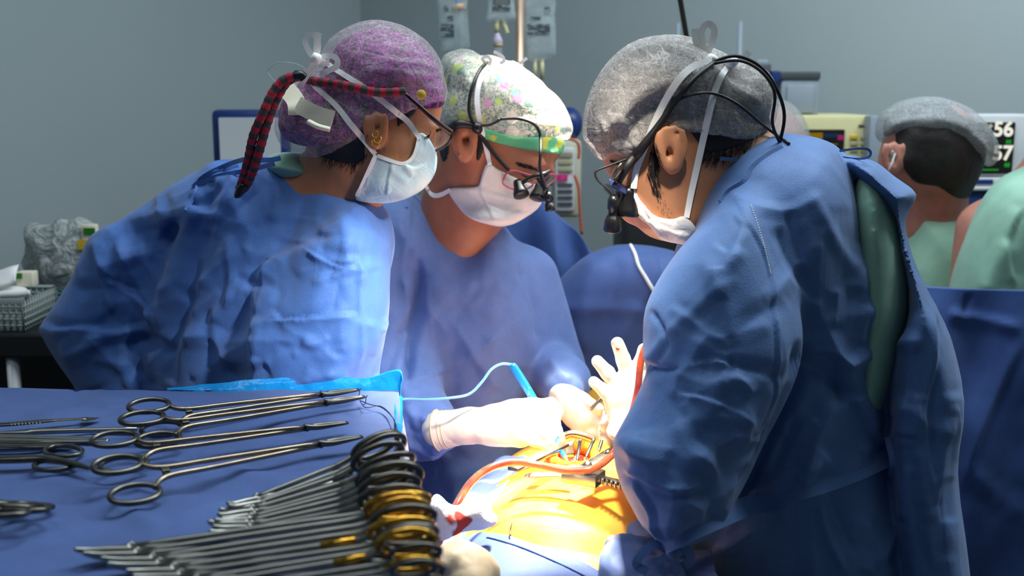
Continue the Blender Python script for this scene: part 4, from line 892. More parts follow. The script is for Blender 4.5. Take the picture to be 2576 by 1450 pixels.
obj('bridge', tube([P(1080, 355, 1.60), P(1092, 345, 1.62), P(1080, 352, 1.64)], .0022, 7), M_['tortoise'], gl)
def striped(name, parent, P3, r, mats, step=.0085):
    P3 = cr(P3, 4); L = np.concatenate([[0], np.cumsum(np.linalg.norm(np.diff(P3, axis=0), axis=1))]); s = np.arange(0, L[-1], step / 3)
    Q = np.stack([np.interp(s, L, P3[:, i]) for i in range(3)], 1); n = 10; rr = [r * (1 + .06 * math.sin(i * 1.7)) for i in range(len(Q))]
    V, Fc = tube(Q, rr, n, sm=0); fm = [int((i // n) // 3) % 2 for i in range((len(Q) - 1) * n)] + [0, 0]
    return obj(name, (V, Fc), mats[0], parent, mats=mats[1:], fm=fm)
cord = thing('glasses_cord', 'red and grey striped knitted eyeglass cord hanging behind the left woman', 'cord', P(745, 190, 1.5))
pts = cr([(1020, 230), (980, 233), (940, 232), (900, 222), (850, 212), (800, 206), (765, 198)], 4); P3 = np.array([surf(x, y, K, .007, 1.52) for x, y in pts])
for _ in range(3): P3[1:-1] = (P3[:-2] + P3[1:-1] * 2 + P3[2:]) / 4
striped('cord_strand', cord, P3, .0062, [M_['strip_grey'], M_['strip_red']])
def hang(a): return np.array([P(x, y, z) for x, y, z in a])
striped('cord_strand', cord, hang([(752, 190, 1.505), (715, 200, 1.50), (685, 235, 1.495), (660, 290, 1.49), (638, 340, 1.495), (625, 400, 1.515), (610, 455, 1.535), (602, 476, 1.54)]), .0062, [M_['strip_grey'], M_['strip_red']])
striped('cord_strand', cord, hang([(752, 192, 1.512), (722, 206, 1.505), (695, 250, 1.50), (672, 310, 1.495), (655, 370, 1.50), (640, 420, 1.515), (622, 462, 1.535), (608, 480, 1.54)]), .0062, [M_['strip_red'], M_['strip_grey']])
obj('cord_end', tube([P(616, 464, 1.53), P(606, 478, 1.534), P(598, 490, 1.54), P(592, 496, 1.543)], [.006, .0072, .0055, .002], 10), M_['black'], cord)['label'] = 'black rubber end cap'
obj('cord_slider', tube([P(742, 190, 1.50), P(756, 190, 1.50), P(764, 196, 1.502)], .0066, 10), M_['black'], cord)
ba = [(675, 175), (700, 158), (740, 160), (765, 172), (770, 190), (730, 215), (692, 205), (675, 185)]
obj('clear_strap_loop', tube([P(x, y, 1.60) for x, y in ba], .0009, 6, closed=True), M_['ivfilm'], cord)
# ================================================================== the woman in the middle
mw = thing('person', 'woman in the middle in blue gown, floral cap under sheer white one, white mask', 'person', (-.06, 1.98, 0))
def head_m(fd):
    fd.pil([(1120, 250), (1180, 170), (1260, 160), (1350, 210), (1405, 290), (1414, 345), (1412, 385), (1396, 408), (1378, 425), (1362, 445), (1352, 475), (1340, 500), (1330, 540), (1290, 562), (1240, 560), (1200, 540), (1150, 500), (1120, 440), (1110, 350)], 1.90, .085, .075, k=.01, sm=3, tx=.00012)
    fd.ell(P(1340, 405, 1.835), (.04, .018, .008), k=.014); fd.ell(P(1335, 440, 1.838), (.014, .014, .009), k=.006); fd.ell(P(1380, 428, 1.87), (.012, .014, .012), k=.012)
    fd.ell(P(1350, 476, 1.85), (.015, .02, .020), k=.014); fd.ell(P(1270, 470, 1.85), (.04, .03, .04), k=.03)
    fd.cap(P(1160, 440, 1.92), P(1120, 600, 1.98), .055, .06, k=.03); fd.cap(P(1200, 520, 1.90), P(1160, 600, 1.94), .045, .06, k=.03)
def f(fd):
    head_m(fd)
    fd.ell(P(1150, 720, 2.0), (.10, .08, .12), k=.04); fd.ell(P(1180, 1050, 2.0), (.11, .08, .2), k=.05); fd.ell((-.11, 2.0, .86), (.10, .09, .16), k=.05)
    fd.cap(P(1020, 620, 1.97), P(1000, 960, 1.86), .042, .036, k=.03); fd.cap(P(1000, 960, 1.86), P(1120, 1078, 1.68), .034, .020, k=.02)
    fd.cap(P(1270, 680, 2.0), P(1380, 900, 2.0), .034, .03, k=.03); fd.cap(P(1380, 900, 2.0), P(1420, 1010, 1.80), .026, .020, k=.02)
    fd.cap(P(1120, 1078, 1.68), P(1210, 1072, 1.66), .020, .020, k=.02)
    legs(fd, -.12, 2.0, .80, dirn=(.3, -1))
    ear(fd, P(1172, 355, 1.808), M(48, 1.82), R(-3), 1, .25)
bdy = body('body', mw, f, (-.32, 1.55, -.01), (.26, 2.16, 1.80), (-.16, 1.78, 1.50), (.10, 2.0, 1.76), M_['skin_m'], key='m_skin', hf=.003)
def f(fd):
    fd.pil([(1030, 478), (1055, 505), (1090, 540), (1135, 566), (1190, 588), (1200, 592), (1225, 560), (1260, 570), (1285, 600), (1320, 650), (1348, 710), (1366, 790), (1368, 880), (1362, 960), (1366, 1060), (1362, 1200), (1340, 1500), (1330, 1800), (960, 1800), (980, 1300), (1000, 1100), (985, 900), (950, 700), (915, 560), (950, 510), (990, 488)], 1.99, .135, .12, k=.02, sm=3)
    fd.cap(P(985, 600, 1.95), P(1000, 930, 1.86), .070, .065, k=.04); fd.cap(P(1000, 930, 1.86), P(1060, 1070, 1.745), .066, .055, k=.03); fd.cap(P(1060, 1070, 1.745), P(1110, 1082, 1.695), .054, .036, k=.02)
    fd.cap(P(1330, 700, 2.02), P(1400, 920, 2.0), .055, .05, k=.04); fd.cap(P(1400, 930, 2.0), P(1420, 985, 1.82), .045, .033, k=.02); fd.cap(P(1340, 900, 1.98), P(1425, 960, 1.9), .03, .04, k=.03)
folds = [([(1048, 640), (1052, 760), (1036, 880), (1015, 960)], 16, .02, 'v'), ([(1300, 660), (1345, 760), (1350, 860)], 12, .008, 'v'), ([(1040, 500), (1030, 600), (1020, 700), (1050, 820)], 8, .005, 'R'), ([(1140, 575), (1120, 650), (1110, 800), (1130, 900)], 26, .004, 'r'), ([(1230, 600), (1250, 700), (1240, 850), (1220, 1000)], 26, .004, 'r'), ([(1010, 960), (1080, 950), (1150, 920), (1230, 870), (1250, 840)], 8, .004, 'L'),
  ([(1000, 850), (1040, 800), (1050, 720)], 14, .007, 'v'), ([(1320, 760), (1340, 900), (1330, 980)], 16, .004, 'r'), ([(1040, 1080), (1070, 1060), (1100, 1090)], 8, .007, 's'), ([(1020, 1100), (1070, 1130), (1120, 1120)], 10, .008, 'R'), ([(1080, 1130), (1110, 1150), (1130, 1140)], 8, .006, 's'),
  ([(1020, 1020), (1050, 1060), (1090, 1050)], 8, .006, 's'), ([(1380, 900), (1410, 940), (1440, 960)], 8, .005, 's'), ([(1100, 1200), (1200, 1190), (1300, 1160)], 16, .004, 's'), ([(1290, 620), (1330, 700), (1350, 800)], 10, .004, 'R'), ([(960, 560), (980, 700), (970, 800)], 16, .005, 'r')]
gwn = shell('gown', mw, f, (-.34, 1.62, .5), (.22, 2.16, 1.72), M_['gown_mid'], hf=.0042, key='m_gown', folds=folds + auto_folds(980, 600, 1360, 1180, 34, 95, 50, 25, .0045), amp=.004, sc_=8, fhi=(.22, 2.02, 1.72), flo=(-.34, 1.62, .92), hc=.011)
strap_on('collar_band', gwn, [(1030, 484), (1055, 510), (1090, 545), (1135, 572), (1190, 592), (1206, 588), (1222, 566)], 11, 'm_gown', M_['gown_mid'], off=.002, Yd=1.88, th=.002)
strap_on('neck_tie', gwn, [(1012, 490), (1018, 508), (1022, 522)], 10, 'm_gown', M_['gown_mid'], off=.002, Yd=1.88)
def f(fd):
    fd.pil([(1112, 150), (1140, 130), (1180, 124), (1215, 145), (1240, 160), (1290, 155), (1330, 180), (1370, 215), (1400, 240), (1425, 280), (1440, 330), (1418, 338), (1395, 330), (1360, 336), (1310, 350), (1290, 345), (1260, 330), (1210, 325), (1180, 318), (1140, 320), (1112, 300), (1105, 230)], 1.90, .108, .09, k=.01, sm=4)
    fit_to(head_m, fd, .011, [(1112, 150), (1180, 124), (1330, 180), (1425, 280), (1440, 330), (1360, 336), (1300, 340), (1250, 330), (1210, 325), (1180, 318), (1140, 320), (1105, 300)])
    fd.pil([(1270, 335), (1310, 290), (1370, 300), (1425, 300), (1438, 328), (1428, 350), (1405, 345), (1350, 330), (1300, 352)], 1.835, .05, .03, k=.015, sm=4)
shell('cap', mw, f, P(1080, 380, 1.76), P(1470, 100, 2.03), M_['cap_m'], hf=.003, key='m_cap', amp=.003, sc_=26, folds=[([(1260, 330), (1330, 290), (1420, 300)], 8, .004, 'R'), ([(1280, 170), (1350, 220), (1400, 290)], 8, .003, 's'), ([(1200, 170), (1190, 240), (1210, 310)], 7, .003, 's'), ([(1225, 165), (1150, 150), (1115, 170)], 7, .003, 's'), ([(1140, 180), (1150, 250), (1170, 310)], 7, .003, 's'), ([(1250, 180), (1320, 240), (1370, 310)], 7, .003, 's')])
def f(fd):
    fd.pil([(1122, 170), (1150, 145), (1185, 140), (1215, 165), (1260, 175), (1330, 200), (1375, 240), (1405, 290), (1412, 335), (1412, 352), (1340, 350), (1260, 338), (1200, 325), (1150, 310), (1120, 290), (1112, 230)], 1.90, .099, .085, k=.01, sm=4)
    fit_to(head_m, fd, .005, [(1115, 170), (1185, 135), (1330, 190), (1415, 290), (1415, 352), (1340, 352), (1260, 340), (1205, 328), (1150, 322), (1115, 300)])
shell('under_cap', mw, f, P(1090, 380, 1.77), P(1450, 100, 2.02), M_['floral'], hf=.0042, key='m_under', amp=.0015, sc_=30)['label'] = 'floral print cloth cap under the sheer one'
fitted('cap_band', mw, [head_m], P(1180, 400, 1.76), P(1440, 300, 2.03), M_['band'], .007, [(1212, 322), (1260, 335), (1330, 345), (1416, 345), (1414, 386), (1380, 384), (1320, 376), (1260, 362), (1218, 348)], psm=2, hf=.003, amp=.0003, key='m_band')['label'] = 'green band with yellow dandelion print'
fitted('hair', mw, [head_m], P(1080, 430, 1.78), P(1260, 290, 2.03), M_['hair'], .002, [(1105, 310), (1200, 320), (1225, 335), (1222, 360), (1208, 400), (1198, 402), (1196, 350), (1150, 326), (1135, 345), (1125, 400), (1110, 400)], hf=.003, amp=.0008, sc_=110)
def mk(fd): fd.ell(P(1320, 490, 1.86), (.03, .055, .03), k=.02); fd.ell(P(1260, 540, 1.87), (.05, .06, .016), k=.02)
msk = fitted('mask', mw, [head_m, mk], P(1100, 590, 1.74), P(1400, 390, 2.0), M_['mask_white'], .005, [(1228, 410), (1250, 425), (1290, 445), (1335, 462), (1366, 470), (1360, 515), (1322, 547), (1272, 570), (1225, 564), (1180, 547), (1150, 517), (1128, 478), (1170, 472), (1205, 468), (1215, 435)], hf=.0026, key='m_mask', amp=.001, sc_=22, folds=[([(1200, 475), (1225, 520), (1240, 560)], 6, .0035, 'L'), ([(1205, 470), (1260, 490), (1340, 500)], 7, .003, 'R'), ([(1180, 480), (1260, 530), (1320, 530)], 7, .003, 'R'), ([(1230, 415), (1218, 440), (1206, 470)], 4, .002, 's')])
K = ['m_band', 'm_cap', 'm_skin', 'm_mask', 'm_under', 'm_gown']
strap_on('mask_strap', msk, [(1232, 415), (1225, 380), (1215, 340), (1204, 290), (1200, 240), (1210, 190), (1222, 160)], [10, 12, 12, 13, 13, 12, 8], K, M_['strap'], Yd=1.80, off=.003)
strap_on('mask_strap', msk, [(1132, 478), (1110, 490), (1090, 492), (1075, 475), (1062, 450)], [10, 12, 12, 10, 8], K, M_['strap'], Yd=1.82, off=.003)
bow(msk, [[(1224, 160), (1214, 150), (1222, 142), (1234, 150), (1230, 165)], [(1258, 160), (1268, 152), (1262, 140), (1242, 130)], [(1306, 160), (1318, 152), (1326, 146)]], 1.83, 7)
strands(mw, [(1296, 408), (1320, 412), (1345, 422), (1352, 430), (1325, 424), (1298, 416)], 'm_skin', 120, 10, (1, .25), M_['hair'], r=.0003, seed=6, lift=.001)
obj('eyelid', tube([surf(1312, 440, 'm_skin', .001), surf(1326, 446, 'm_skin', .0015), surf(1342, 447, 'm_skin', .001)], [.0006, .0016, .0006], 6), M_['hair'], mw)
tag(obj('stud_earring', lathe([(0, .001), (.001, .0022), (.003, .0018)], surf(1156, 392, 'm_skin', .000), surf(1156, 392, 'm_skin', .006)), M_['steel']), 'small silver stud earring on the middle woman', 'earring')
glove('glove', mw, [([(1106, 1080, 1.675), (1180, 1072, 1.66), (1250, 1066, 1.64), (1300, 1060, 1.625)], [.0285, .0255, .027, .030]), ([(1290, 1040, 1.63), (1345, 1035, 1.625), (1340, 1075, 1.62)], [.018, .017, .018]), ([(1230, 1085, 1.64), (1310, 1100, 1.62)], [.02, .016])],
  [([(1345, 1022, 1.635), (1385, 1018, 1.64), (1402, 1036, 1.64), (1398, 1056, 1.64)], [.0105, .0098, .0088, .0078]), ([(1340, 1045, 1.62), (1375, 1055, 1.612), (1398, 1082, 1.612), (1410, 1105, 1.618)], [.0108, .0100, .0090, .0078]),
   ([(1335, 1068, 1.612), (1362, 1085, 1.605), (1385, 1108, 1.606), (1395, 1126, 1.612)], [.0108, .0098, .0088, .0076]), ([(1310, 1095, 1.61), (1345, 1108, 1.605), (1372, 1118, 1.608), (1384, 1124, 1.615)], [.0108, .0096, .0086, .0074]),
   ([(1300, 1035, 1.66), (1350, 1030, 1.672), (1392, 1060, 1.67), (1402, 1090, 1.662)], [.013, .0115, .0098, .0085])], M_['glove'])['label'] = 'gloved hand holding the blue pen'
ca, cb = P(1112, 1082, 1.675), P(1190, 1072, 1.66); cd = (cb - ca) / np.linalg.norm(cb - ca)
for k_, (o_, rr_, tr_) in enumerate(((-.006, .0315, .0017), (.004, .0296, .0010), (.010, .0292, .0008))):
    obj('cuff_roll', lathe([(-.0015, rr_ - .001), (-.0008, rr_ + tr_), (.0008, rr_ + tr_), (.0015, rr_ - .001)], ca + cd * o_, cb, 28), M_['glove_tan'], mw)
obj('glove_cuff', lathe([(-.008, .0310), (-.006, .0318), (.0, .0304), (.012, .0292), (.03, .0270), (.031, .0260)], ca, cb, 28), M_['glove'], mw)
glove('glove', mw, [([(1418, 1000, 1.80), (1450, 1030, 1.77), (1475, 1060, 1.75)], [.0255, .027, .026]), ([(1460, 1030, 1.765), (1490, 1045, 1.75)], [.018, .016])],
  [([(1475, 1030, 1.76), (1505, 1040, 1.75), (1518, 1062, 1.745)], [.0105, .0096, .0085]), ([(1480, 1050, 1.75), (1500, 1072, 1.735), (1498, 1096, 1.73)], [.0105, .0096, .0085]), ([(1468, 1068, 1.745), (1488, 1090, 1.73), (1482, 1110, 1.73)], [.0105, .0096, .0085]),
   ([(1450, 1070, 1.75), (1462, 1095, 1.735), (1468, 1112, 1.73)], [.010, .009, .008]), ([(1440, 1020, 1.77), (1480, 1018, 1.75), (1506, 1030, 1.735)], [.013, .011, .009])], M_['glove'])
# loupes
lo = thing('surgical_loupes', 'black loupes on a pink frame with a headlight worn by the middle woman', 'loupes', P(1330, 450, 1.80), 'surgical loupes worn by two surgeons')
tube_on('temple_arm', lo, [(1280, 428, 1.80), (1245, 390), (1215, 350), (1196, 318)], [5, 5, 6, 8], K, M_['rubber'], Yd=1.80, off=.005)
obj('temple_arm', tube([P(1392, 440, 1.90), P(1300, 330, 2.01), P(1196, 318, 2.0)], .003, 8), M_['rubber'], lo)
obj('strap_clip', tube([P(1192, 316, 1.795), P(1200, 322, 1.79), P(1206, 330, 1.795)], [.007, .009, .006], 10), M_['black'], lo)
tube_on('head_cord', lo, [(1225, 156), (1205, 180), (1185, 230), (1180, 280), (1196, 312), (1230, 314), (1258, 300)], 4.5, K, M_['rubber'], Yd=1.79, off=.006)
tube_on('head_cord', lo, [(1258, 300), (1300, 298), (1340, 310), (1358, 335), (1360, 380, 1.78), (1358, 420, 1.775), (1368, 460, 1.77), (1380, 490, 1.775)], 4, K, M_['rubber'], Yd=1.79, off=.006)
tube_on('back_band', lo, [(1196, 318), (1160, 312), (1135, 322), (1110, 360, 1.86)], [8, 11, 12, 12], K, M_['rubber'], Yd=1.8, off=.004)
for pts in ([(1266, 452, 1.80), (1284, 430, 1.80), (1330, 440, 1.80), (1342, 446, 1.80), (1336, 470, 1.795), (1300, 478, 1.795), (1270, 466, 1.795)], [(1356, 442, 1.81), (1392, 438, 1.86), (1398, 444, 1.87), (1384, 462, 1.86), (1362, 472, 1.82)]):
    obj('rim', tube([P(*q) for q in pts], .0016, 7, closed=True), M_['pink'], lo)['label'] = 'pink metal rim'
    V = [P(*q) for q in pts]; n = len(V); obj('lens', (np.array(V + [v + np.array((0, .0012, 0)) for v in V]), [tuple(range(n)), tuple(range(n, 2 * n))[::-1]]), M_['glass'], lo, smooth=False)
for a, b, ya, yb in (((1302, 456), (1312, 492), 1.79, 1.775), ((1360, 462), (1352, 494), 1.80, 1.79)):
    obj('loupe_barrel', lathe([(0, .007), (.006, .0085), (.010, .0085), (.022, .0125), (.027, .0128), (.028, .011)], P(*a, ya), P(*b, yb)), M_['black'], lo)
obj('bridge_bar', tube([P(1310, 462, 1.785), P(1340, 446, 1.78), P(1366, 440, 1.78), P(1384, 430, 1.80)], [.003, .004, .005, .003], 8), M_['black'], lo)
obj('bracket', tube([P(1350, 440, 1.785), P(1360, 456, 1.775), P(1375, 478, 1.772)], .0045, 8), M_['black'], lo)
lh = obj('lamp_head', lathe([(0, .005), (.005, .0075), (.013, .0078), (.014, .006), (.018, .006), (.019, .0078), (.028, .0085), (.030, .008)], P(1378, 484, 1.775), P(1384, 530, 1.77)), M_['black'], lo)
obj('lamp_lens', lathe([(0, .0072), (.001, .0066)], P(1384, 524, 1.77), P(1385, 534, 1.77)), M_['lamp_on'], lh)['label'] = 'lit white headlight lens'
# ================================================================== instrument table in the foreground
TZ = 1.15
def BX(name, a, b, m, parent=None, bev=.004, **kw):
    a = np.array(a, float); b = np.array(b, float); return obj(name, bx((a + b) / 2, np.abs(b - a), bev=bev), m, parent, smooth=False, **kw)
tb = thing('instrument_table', 'steel instrument table hidden under blue drape, in the left foreground', 'table', (-.5, 1.05, 0))
BX('table_top', (-.95, .56, TZ - .035), (-.17, 1.44, TZ - .012), M_['steel_dark'], tb)
for x in (-.92, -.2):
    for y in (.6, 1.4): obj('leg', tube([(x, y, .0), (x, y, TZ - .03)], .014, 12, sm=0), M_['steel_dark'], tb)
td = thing('table_drape', 'blue nonwoven drape covering the instrument table under the tools', 'drape', (-.5, 1.05, TZ))
bl = PZ(-160, 978, TZ); br = PZ(1003, 984, TZ); fr = np.array((-.045, .52, TZ)); fl = np.array((-1.0, .52, TZ))
gx, gy = 110, 90; V = []
for j in range(gy):
    for i in range(gx):
        u = i / (gx - 1); v = j / (gy - 1); V.append((bl * (1 - u) + br * u) * (1 - v) + (fl * (1 - u) + fr * u) * v)
V = np.array(V); q = V * np.array((6, 5, 1)); wq = np.stack([vn(q + 5), vn(q + 9), 0 * V[:, 0]], 1) * 1.5
V[:, 2] += (ridged(q + wq) - .75) * .0065
N_ = np.tile((0, 0, 1.), (len(V), 1)); Fq = np.array([(j * gx + i, j * gx + gx + i, j * gx + gx + i + 1, j * gx + i + 1) for j in range(gy - 1) for i in range(gx - 1)])
V = crease(V, N_, [([(190, 970), (195, 1000), (188, 1030)], 10, .004, 'v'), ([(230, 990), (300, 1030), (360, 1050)], 14, .005, 'r'), ([(350, 1240), (450, 1220), (600, 1250), (700, 1235)], 26, .006, 'v'), ([(500, 1110), (650, 1080), (780, 1100)], 14, .005, 'v'), ([(620, 1160), (760, 1150), (860, 1110)], 14, .005, 'r'), ([(60, 1200), (200, 1230), (330, 1290), (420, 1360)], 22, .005, 'r'), ([(560, 1180), (700, 1210), (850, 1180)], 16, .005, 'r'), ([(430, 1150), (560, 1160)], 12, .004, 'v')])
obj('top_sheet', (V, Fq), M_['drape'], td, bvh='table')
def skirt(name, top, drop, out, m, nseg=60, amp=.012, th=.002):
    T_ = np.array([np.array(top[0]) * (1 - t) + np.array(top[1]) * t for t in np.linspace(0, 1, nseg)]); rows = []
    for k in range(8):
        f_ = k / 7; w_ = np.array([math.sin(i * .55) * math.sin(i * .13 + 1) for i in range(nseg)])
        rows.append(T_ + np.array(out)[None] * (.012 * min(1, f_ * 4)) + np.array(out)[None] * (w_ * amp * f_)[:, None] - np.array((0, 0, drop * f_))[None] + np.array((0, 0, .0)))
    V = np.concatenate(rows); n = len(V); V = np.concatenate([V, V - np.array(out) * th]); Fc = []
    for k in range(7):
        for i in range(nseg - 1):
            a = (k * nseg + i, (k + 1) * nseg + i, (k + 1) * nseg + i + 1, k * nseg + i + 1); Fc.append(a); Fc.append(tuple(x + n for x in a[::-1]))
    return obj(name, (V, Fc), m, td)
for a, b, o_ in ((br, fr, (1, 0, 0)), (bl, br, (0, 1, 0)), (fl, bl, (-1, 0, 0)), (fr, fl, (0, -1, 0))): skirt('hanging_side', a, .34, 1, M_['drape'], amp=.01) if 0 else skirt('hanging_side', (a, b), .34, o_, M_['drape'])
# cyan plastic film under the drape, showing along the far edge and the corner
film = sheet([[P(420, 976, 1.475), P(560, 962, 1.475), P(700, 950, 1.475), P(840, 946, 1.475), P(920, 952, 1.475), P(1001, 930, 1.47), P(1007, 960, 1.46)], [P(420, 984, 1.468), P(560, 975, 1.468), P(700, 965, 1.468), P(840, 962, 1.468), P(920, 975, 1.466), P(990, 990, 1.46), P(1008, 1010, 1.45)], [P(420, 1010, 1.46), P(560, 1000, 1.46), P(700, 1000, 1.46), P(840, 1000, 1.46), P(920, 1020, 1.46), P(985, 1020, 1.45), P(1012, 1060, 1.42)]], 8, 6, .001, amp=.004, sc_=40)
ff = thing('plastic_film', 'bright cyan plastic film sticking out past the far corner of the instrument table', 'film', P(1000, 960, 1.46)); obj('film_sheet', film, M_['film'], ff)
obj('film_side', sheet([[P(992, 985, 1.47), P(994, 1050, 1.33), P(998, 1110, 1.22), P(1003, 1160, 1.14)], [P(1013, 1000, 1.46), P(1012, 1060, 1.34), P(1010, 1120, 1.22), P(1008, 1170, 1.14)]], 8, 5, .001, amp=.002, sc_=40), M_['film'], ff)

# ------------------------------------------------------------------ ring-handled instruments
def ringed(name, label, cat, L, mets, rl=.022, rw=.0155, sep=.021, piv=.72, r=.0026, jaw='straight', group=None, open_=0.0, sleeve=None):
    """local frame: +x from rings to tip, y sideways"""
    o = bpy.data.objects.new(name, None); COL.objects.link(o); WL[o.name] = np.zeros(3); tag(o, label, cat, group); m0, m1, m2 = mets
    xp = L * piv
    for s in (-1, 1):
        c = np.array((.0, s * sep, 0)); ring = [c + np.array((rl * math.cos(t), rw * math.sin(t), 0)) for t in np.linspace(0, 2 * math.pi, 15)[:-1]]
        g = obj('finger_ring', tube(ring, r * 1.15, 8, closed=True, sm=2), m0, o)
        obj('shank', tube([(rl * .85, s * (sep - .004), 0), (rl + .014, s * (.009 + open_), 0), (L * .35, s * (.0055 + open_ * .7), s * .001), (xp, -s * .0005, s * .0016)], [r * 1.1, r * 1.15, r, r * 1.05], 8), m1, o)
        if jaw == 'curved': pts = [(xp, -s * .0005, s * .0015), (xp + (L - xp) * .4, -s * .0022, 0), (xp + (L - xp) * .75, -s * .0018 + .004, 0), (L, -s * .0006 + .011, 0)]
        else: pts = [(xp, -s * .0005, s * .0015), (xp + (L - xp) * .3, -s * .0022, 0), (L, -s * .0011, 0)]
        obj('jaw', tube(pts, [r * 1.5, r * 1.3, r * .6] if jaw != 'curved' else [r * 1.4, r * 1.2, r, r * .55], 8), m2, o)
        obj('ratchet', bx((rl + .016, s * .004, s * .001), (.008, .010, .0028), bev=.0006), m2, o, smooth=False)
    if sleeve:
        for s in (-1, 1): obj('gold_sleeve', tube([(rl + .012, s * .009, 0), (L * .30, s * .006, s * .001)], r * 1.35, 8, sm=0), sleeve, o)
    obj('pivot_screw', lathe([(0, r * 1.0), (.0018, r * 1.1), (.0028, r * .8)], (xp, 0, r * .8), (xp, 0, 1), 12), m2, o)
    return o
def place(o, a, b, roll=0, lift=0):
    a = np.array(a); b = np.array(b); X = b - a; X /= np.linalg.norm(X); Yy = np.cross((0, 0, 1.), X); Yy /= np.linalg.norm(Yy); Zz = np.cross(X, Yy)
    Y2 = Yy * math.cos(roll) + Zz * math.sin(roll); Z2 = np.cross(X, Y2)
    Mx = Matrix(((X[0], Y2[0], Z2[0], a[0]), (X[1], Y2[1], Z2[1], a[1]), (X[2], Y2[2], Z2[2], a[2] + lift), (0, 0, 0, 1))); o.matrix_world = Mx; return o
mets = (M_['steel_dark'], M_['steel_warm'], M_['steel_dark'])
spec = [((392, 1062), (903, 992), 'long needle holder nearest the far table edge, its tip gripping a suture needle'), ((378, 1092), (918, 1010), 'long needle holder lying second from the far table edge, its rings under the first'),
        ((300, 1150), (876, 1076), 'long needle holder lying third from the far table edge, pointing right'), ((318, 1220), (912, 1112), 'long needle holder lying nearest the row of clamps, rings at left')]
proto = None
for i, (a, b, lb) in enumerate(spec):
    pa = PZ(*a, TZ + .014); pb = PZ(*b, TZ + .009); L = float(np.linalg.norm(pb - pa))
    if proto is None: L0 = L; o = proto = ringed('needle_holder', lb, 'needle holder', L0, mets, rl=.024, rw=.016, sep=.029, piv=.80, group='needle holders on the blue drape')
    else: o = copy_tree(proto); o['label'] = lb
    place(o, pa, pb, R([14, 10, 12, 14][i]), .006); 
    if i: o.scale = (L / L0,) * 3
# row of clamps strung side by side
gold = (M_['gold'], M_['steel'], M_['steel']); grey = (M_['steel_dark'], M_['steel'], M_['steel']); goldh = (M_['gold'], M_['gold'], M_['steel'])
pr = {}
NK = 20; order = ['first', 'second', 'third', 'fourth', 'fifth', 'sixth', 'seventh', 'eighth', 'ninth', 'tenth', 'eleventh', 'twelfth', 'thirteenth', 'fourteenth', 'fifteenth', 'sixteenth', 'seventeenth', 'eighteenth', 'nineteenth', 'twentieth']
for k in range(NK):
    f_ = k / (NK - 1); rx = 938 + 112 * f_ ** .8 + 8 * math.sin(k * 2.3); ry = 1150 + 300 * f_
    pa = PZ(rx, ry, TZ + .030); short = k < 9
    if short: tx, ty = 570 - 5 * k + 10 * math.sin(k * 1.9), 1282 + 8.5 * k
    else: j = k - 9; tx, ty = 190 + 32 * j + 14 * math.sin(k * 3.1), 1396 + 13 * j
    pb = PZ(tx, ty, TZ + .007 + .002 * (k % 2)); L = float(np.linalg.norm(pb - pa))
    kind = 'goldh' if k in (13, 16) else ('gold' if k in (9, 10, 11, 18) else ('greyl' if not short else 'grey'))
    col = 'gold ringed' if 'gold' in kind else 'grey steel'
    lb = '%s %s clamp, %s from the far end of the foreground clamp row' % ('short' if short else 'long', col, order[k])
    if kind not in pr:
        o = ringed('surgical_clamp', lb, 'clamp', L, {'gold': gold, 'goldh': gold}.get(kind, grey), rl=.026, rw=.019, sep=.021, piv=.80 if short else .84, r=.0027, jaw='curved' if k != 16 else 'straight', sleeve=M_['gold'] if kind == 'goldh' else None, group='clamps lined up in the foreground row'); pr[kind] = (o, L)
    else: o = copy_tree(pr[kind][0]); o['label'] = lb
    L1 = pr[kind][1]; place(o, pa, pb, R(52 + 8 * math.sin(k * 1.3))); o.scale = (L / L1,) * 3
# clamp with its rings at the left edge, turned the other way
o = ringed('ring_forceps', 'ring handled forceps at the left frame edge, handles towards the camera', 'forceps', .18, (M_['steel_dark'],) * 3, rl=.022, rw=.0165, sep=.013); place(o, PZ(52, 1272, TZ + .014), PZ(-330, 1235, TZ + .008), R(20))
o = copy_tree(o); o['label'] = 'second ring handled forceps lying over the one at the left frame edge'; place(o, PZ(38, 1285, TZ + .022), PZ(-330, 1262, TZ + .010), R(12))
# scissors with curved blades pointing right, rings behind
sc_ = thing('scissors', 'dark curved surgical scissors left of the needle holders', 'scissors', PZ(150, 1150, TZ))
for pts in ([(115, 1132), (140, 1123), (180, 1124), (207, 1134), (190, 1146), (150, 1148), (120, 1144)], [(86, 1172), (110, 1160), (160, 1160), (190, 1166), (180, 1176), (140, 1183), (100, 1182)]):
    obj('finger_ring', tube([PZ(x, y, TZ + .007) for x, y in pts], .0028, 8, closed=True), M_['steel_dark'], sc_)
obj('blade', tube([PZ(x, y, TZ + .012) for x, y in ((-60, 1156), (40, 1154), (110, 1152), (160, 1160), (205, 1172), (230, 1180))], [.0055, .006, .0055, .005, .0038, .001], 10, flat=.5), M_['steel_dark'], sc_)
obj('blade', tube([PZ(x, y, TZ + .009) for x, y in ((-60, 1162), (40, 1160), (110, 1158), (160, 1165), (200, 1174), (226, 1182))], [.005, .0055, .005, .0045, .0035, .001], 10, flat=.5), M_['steel_warm'], sc_)
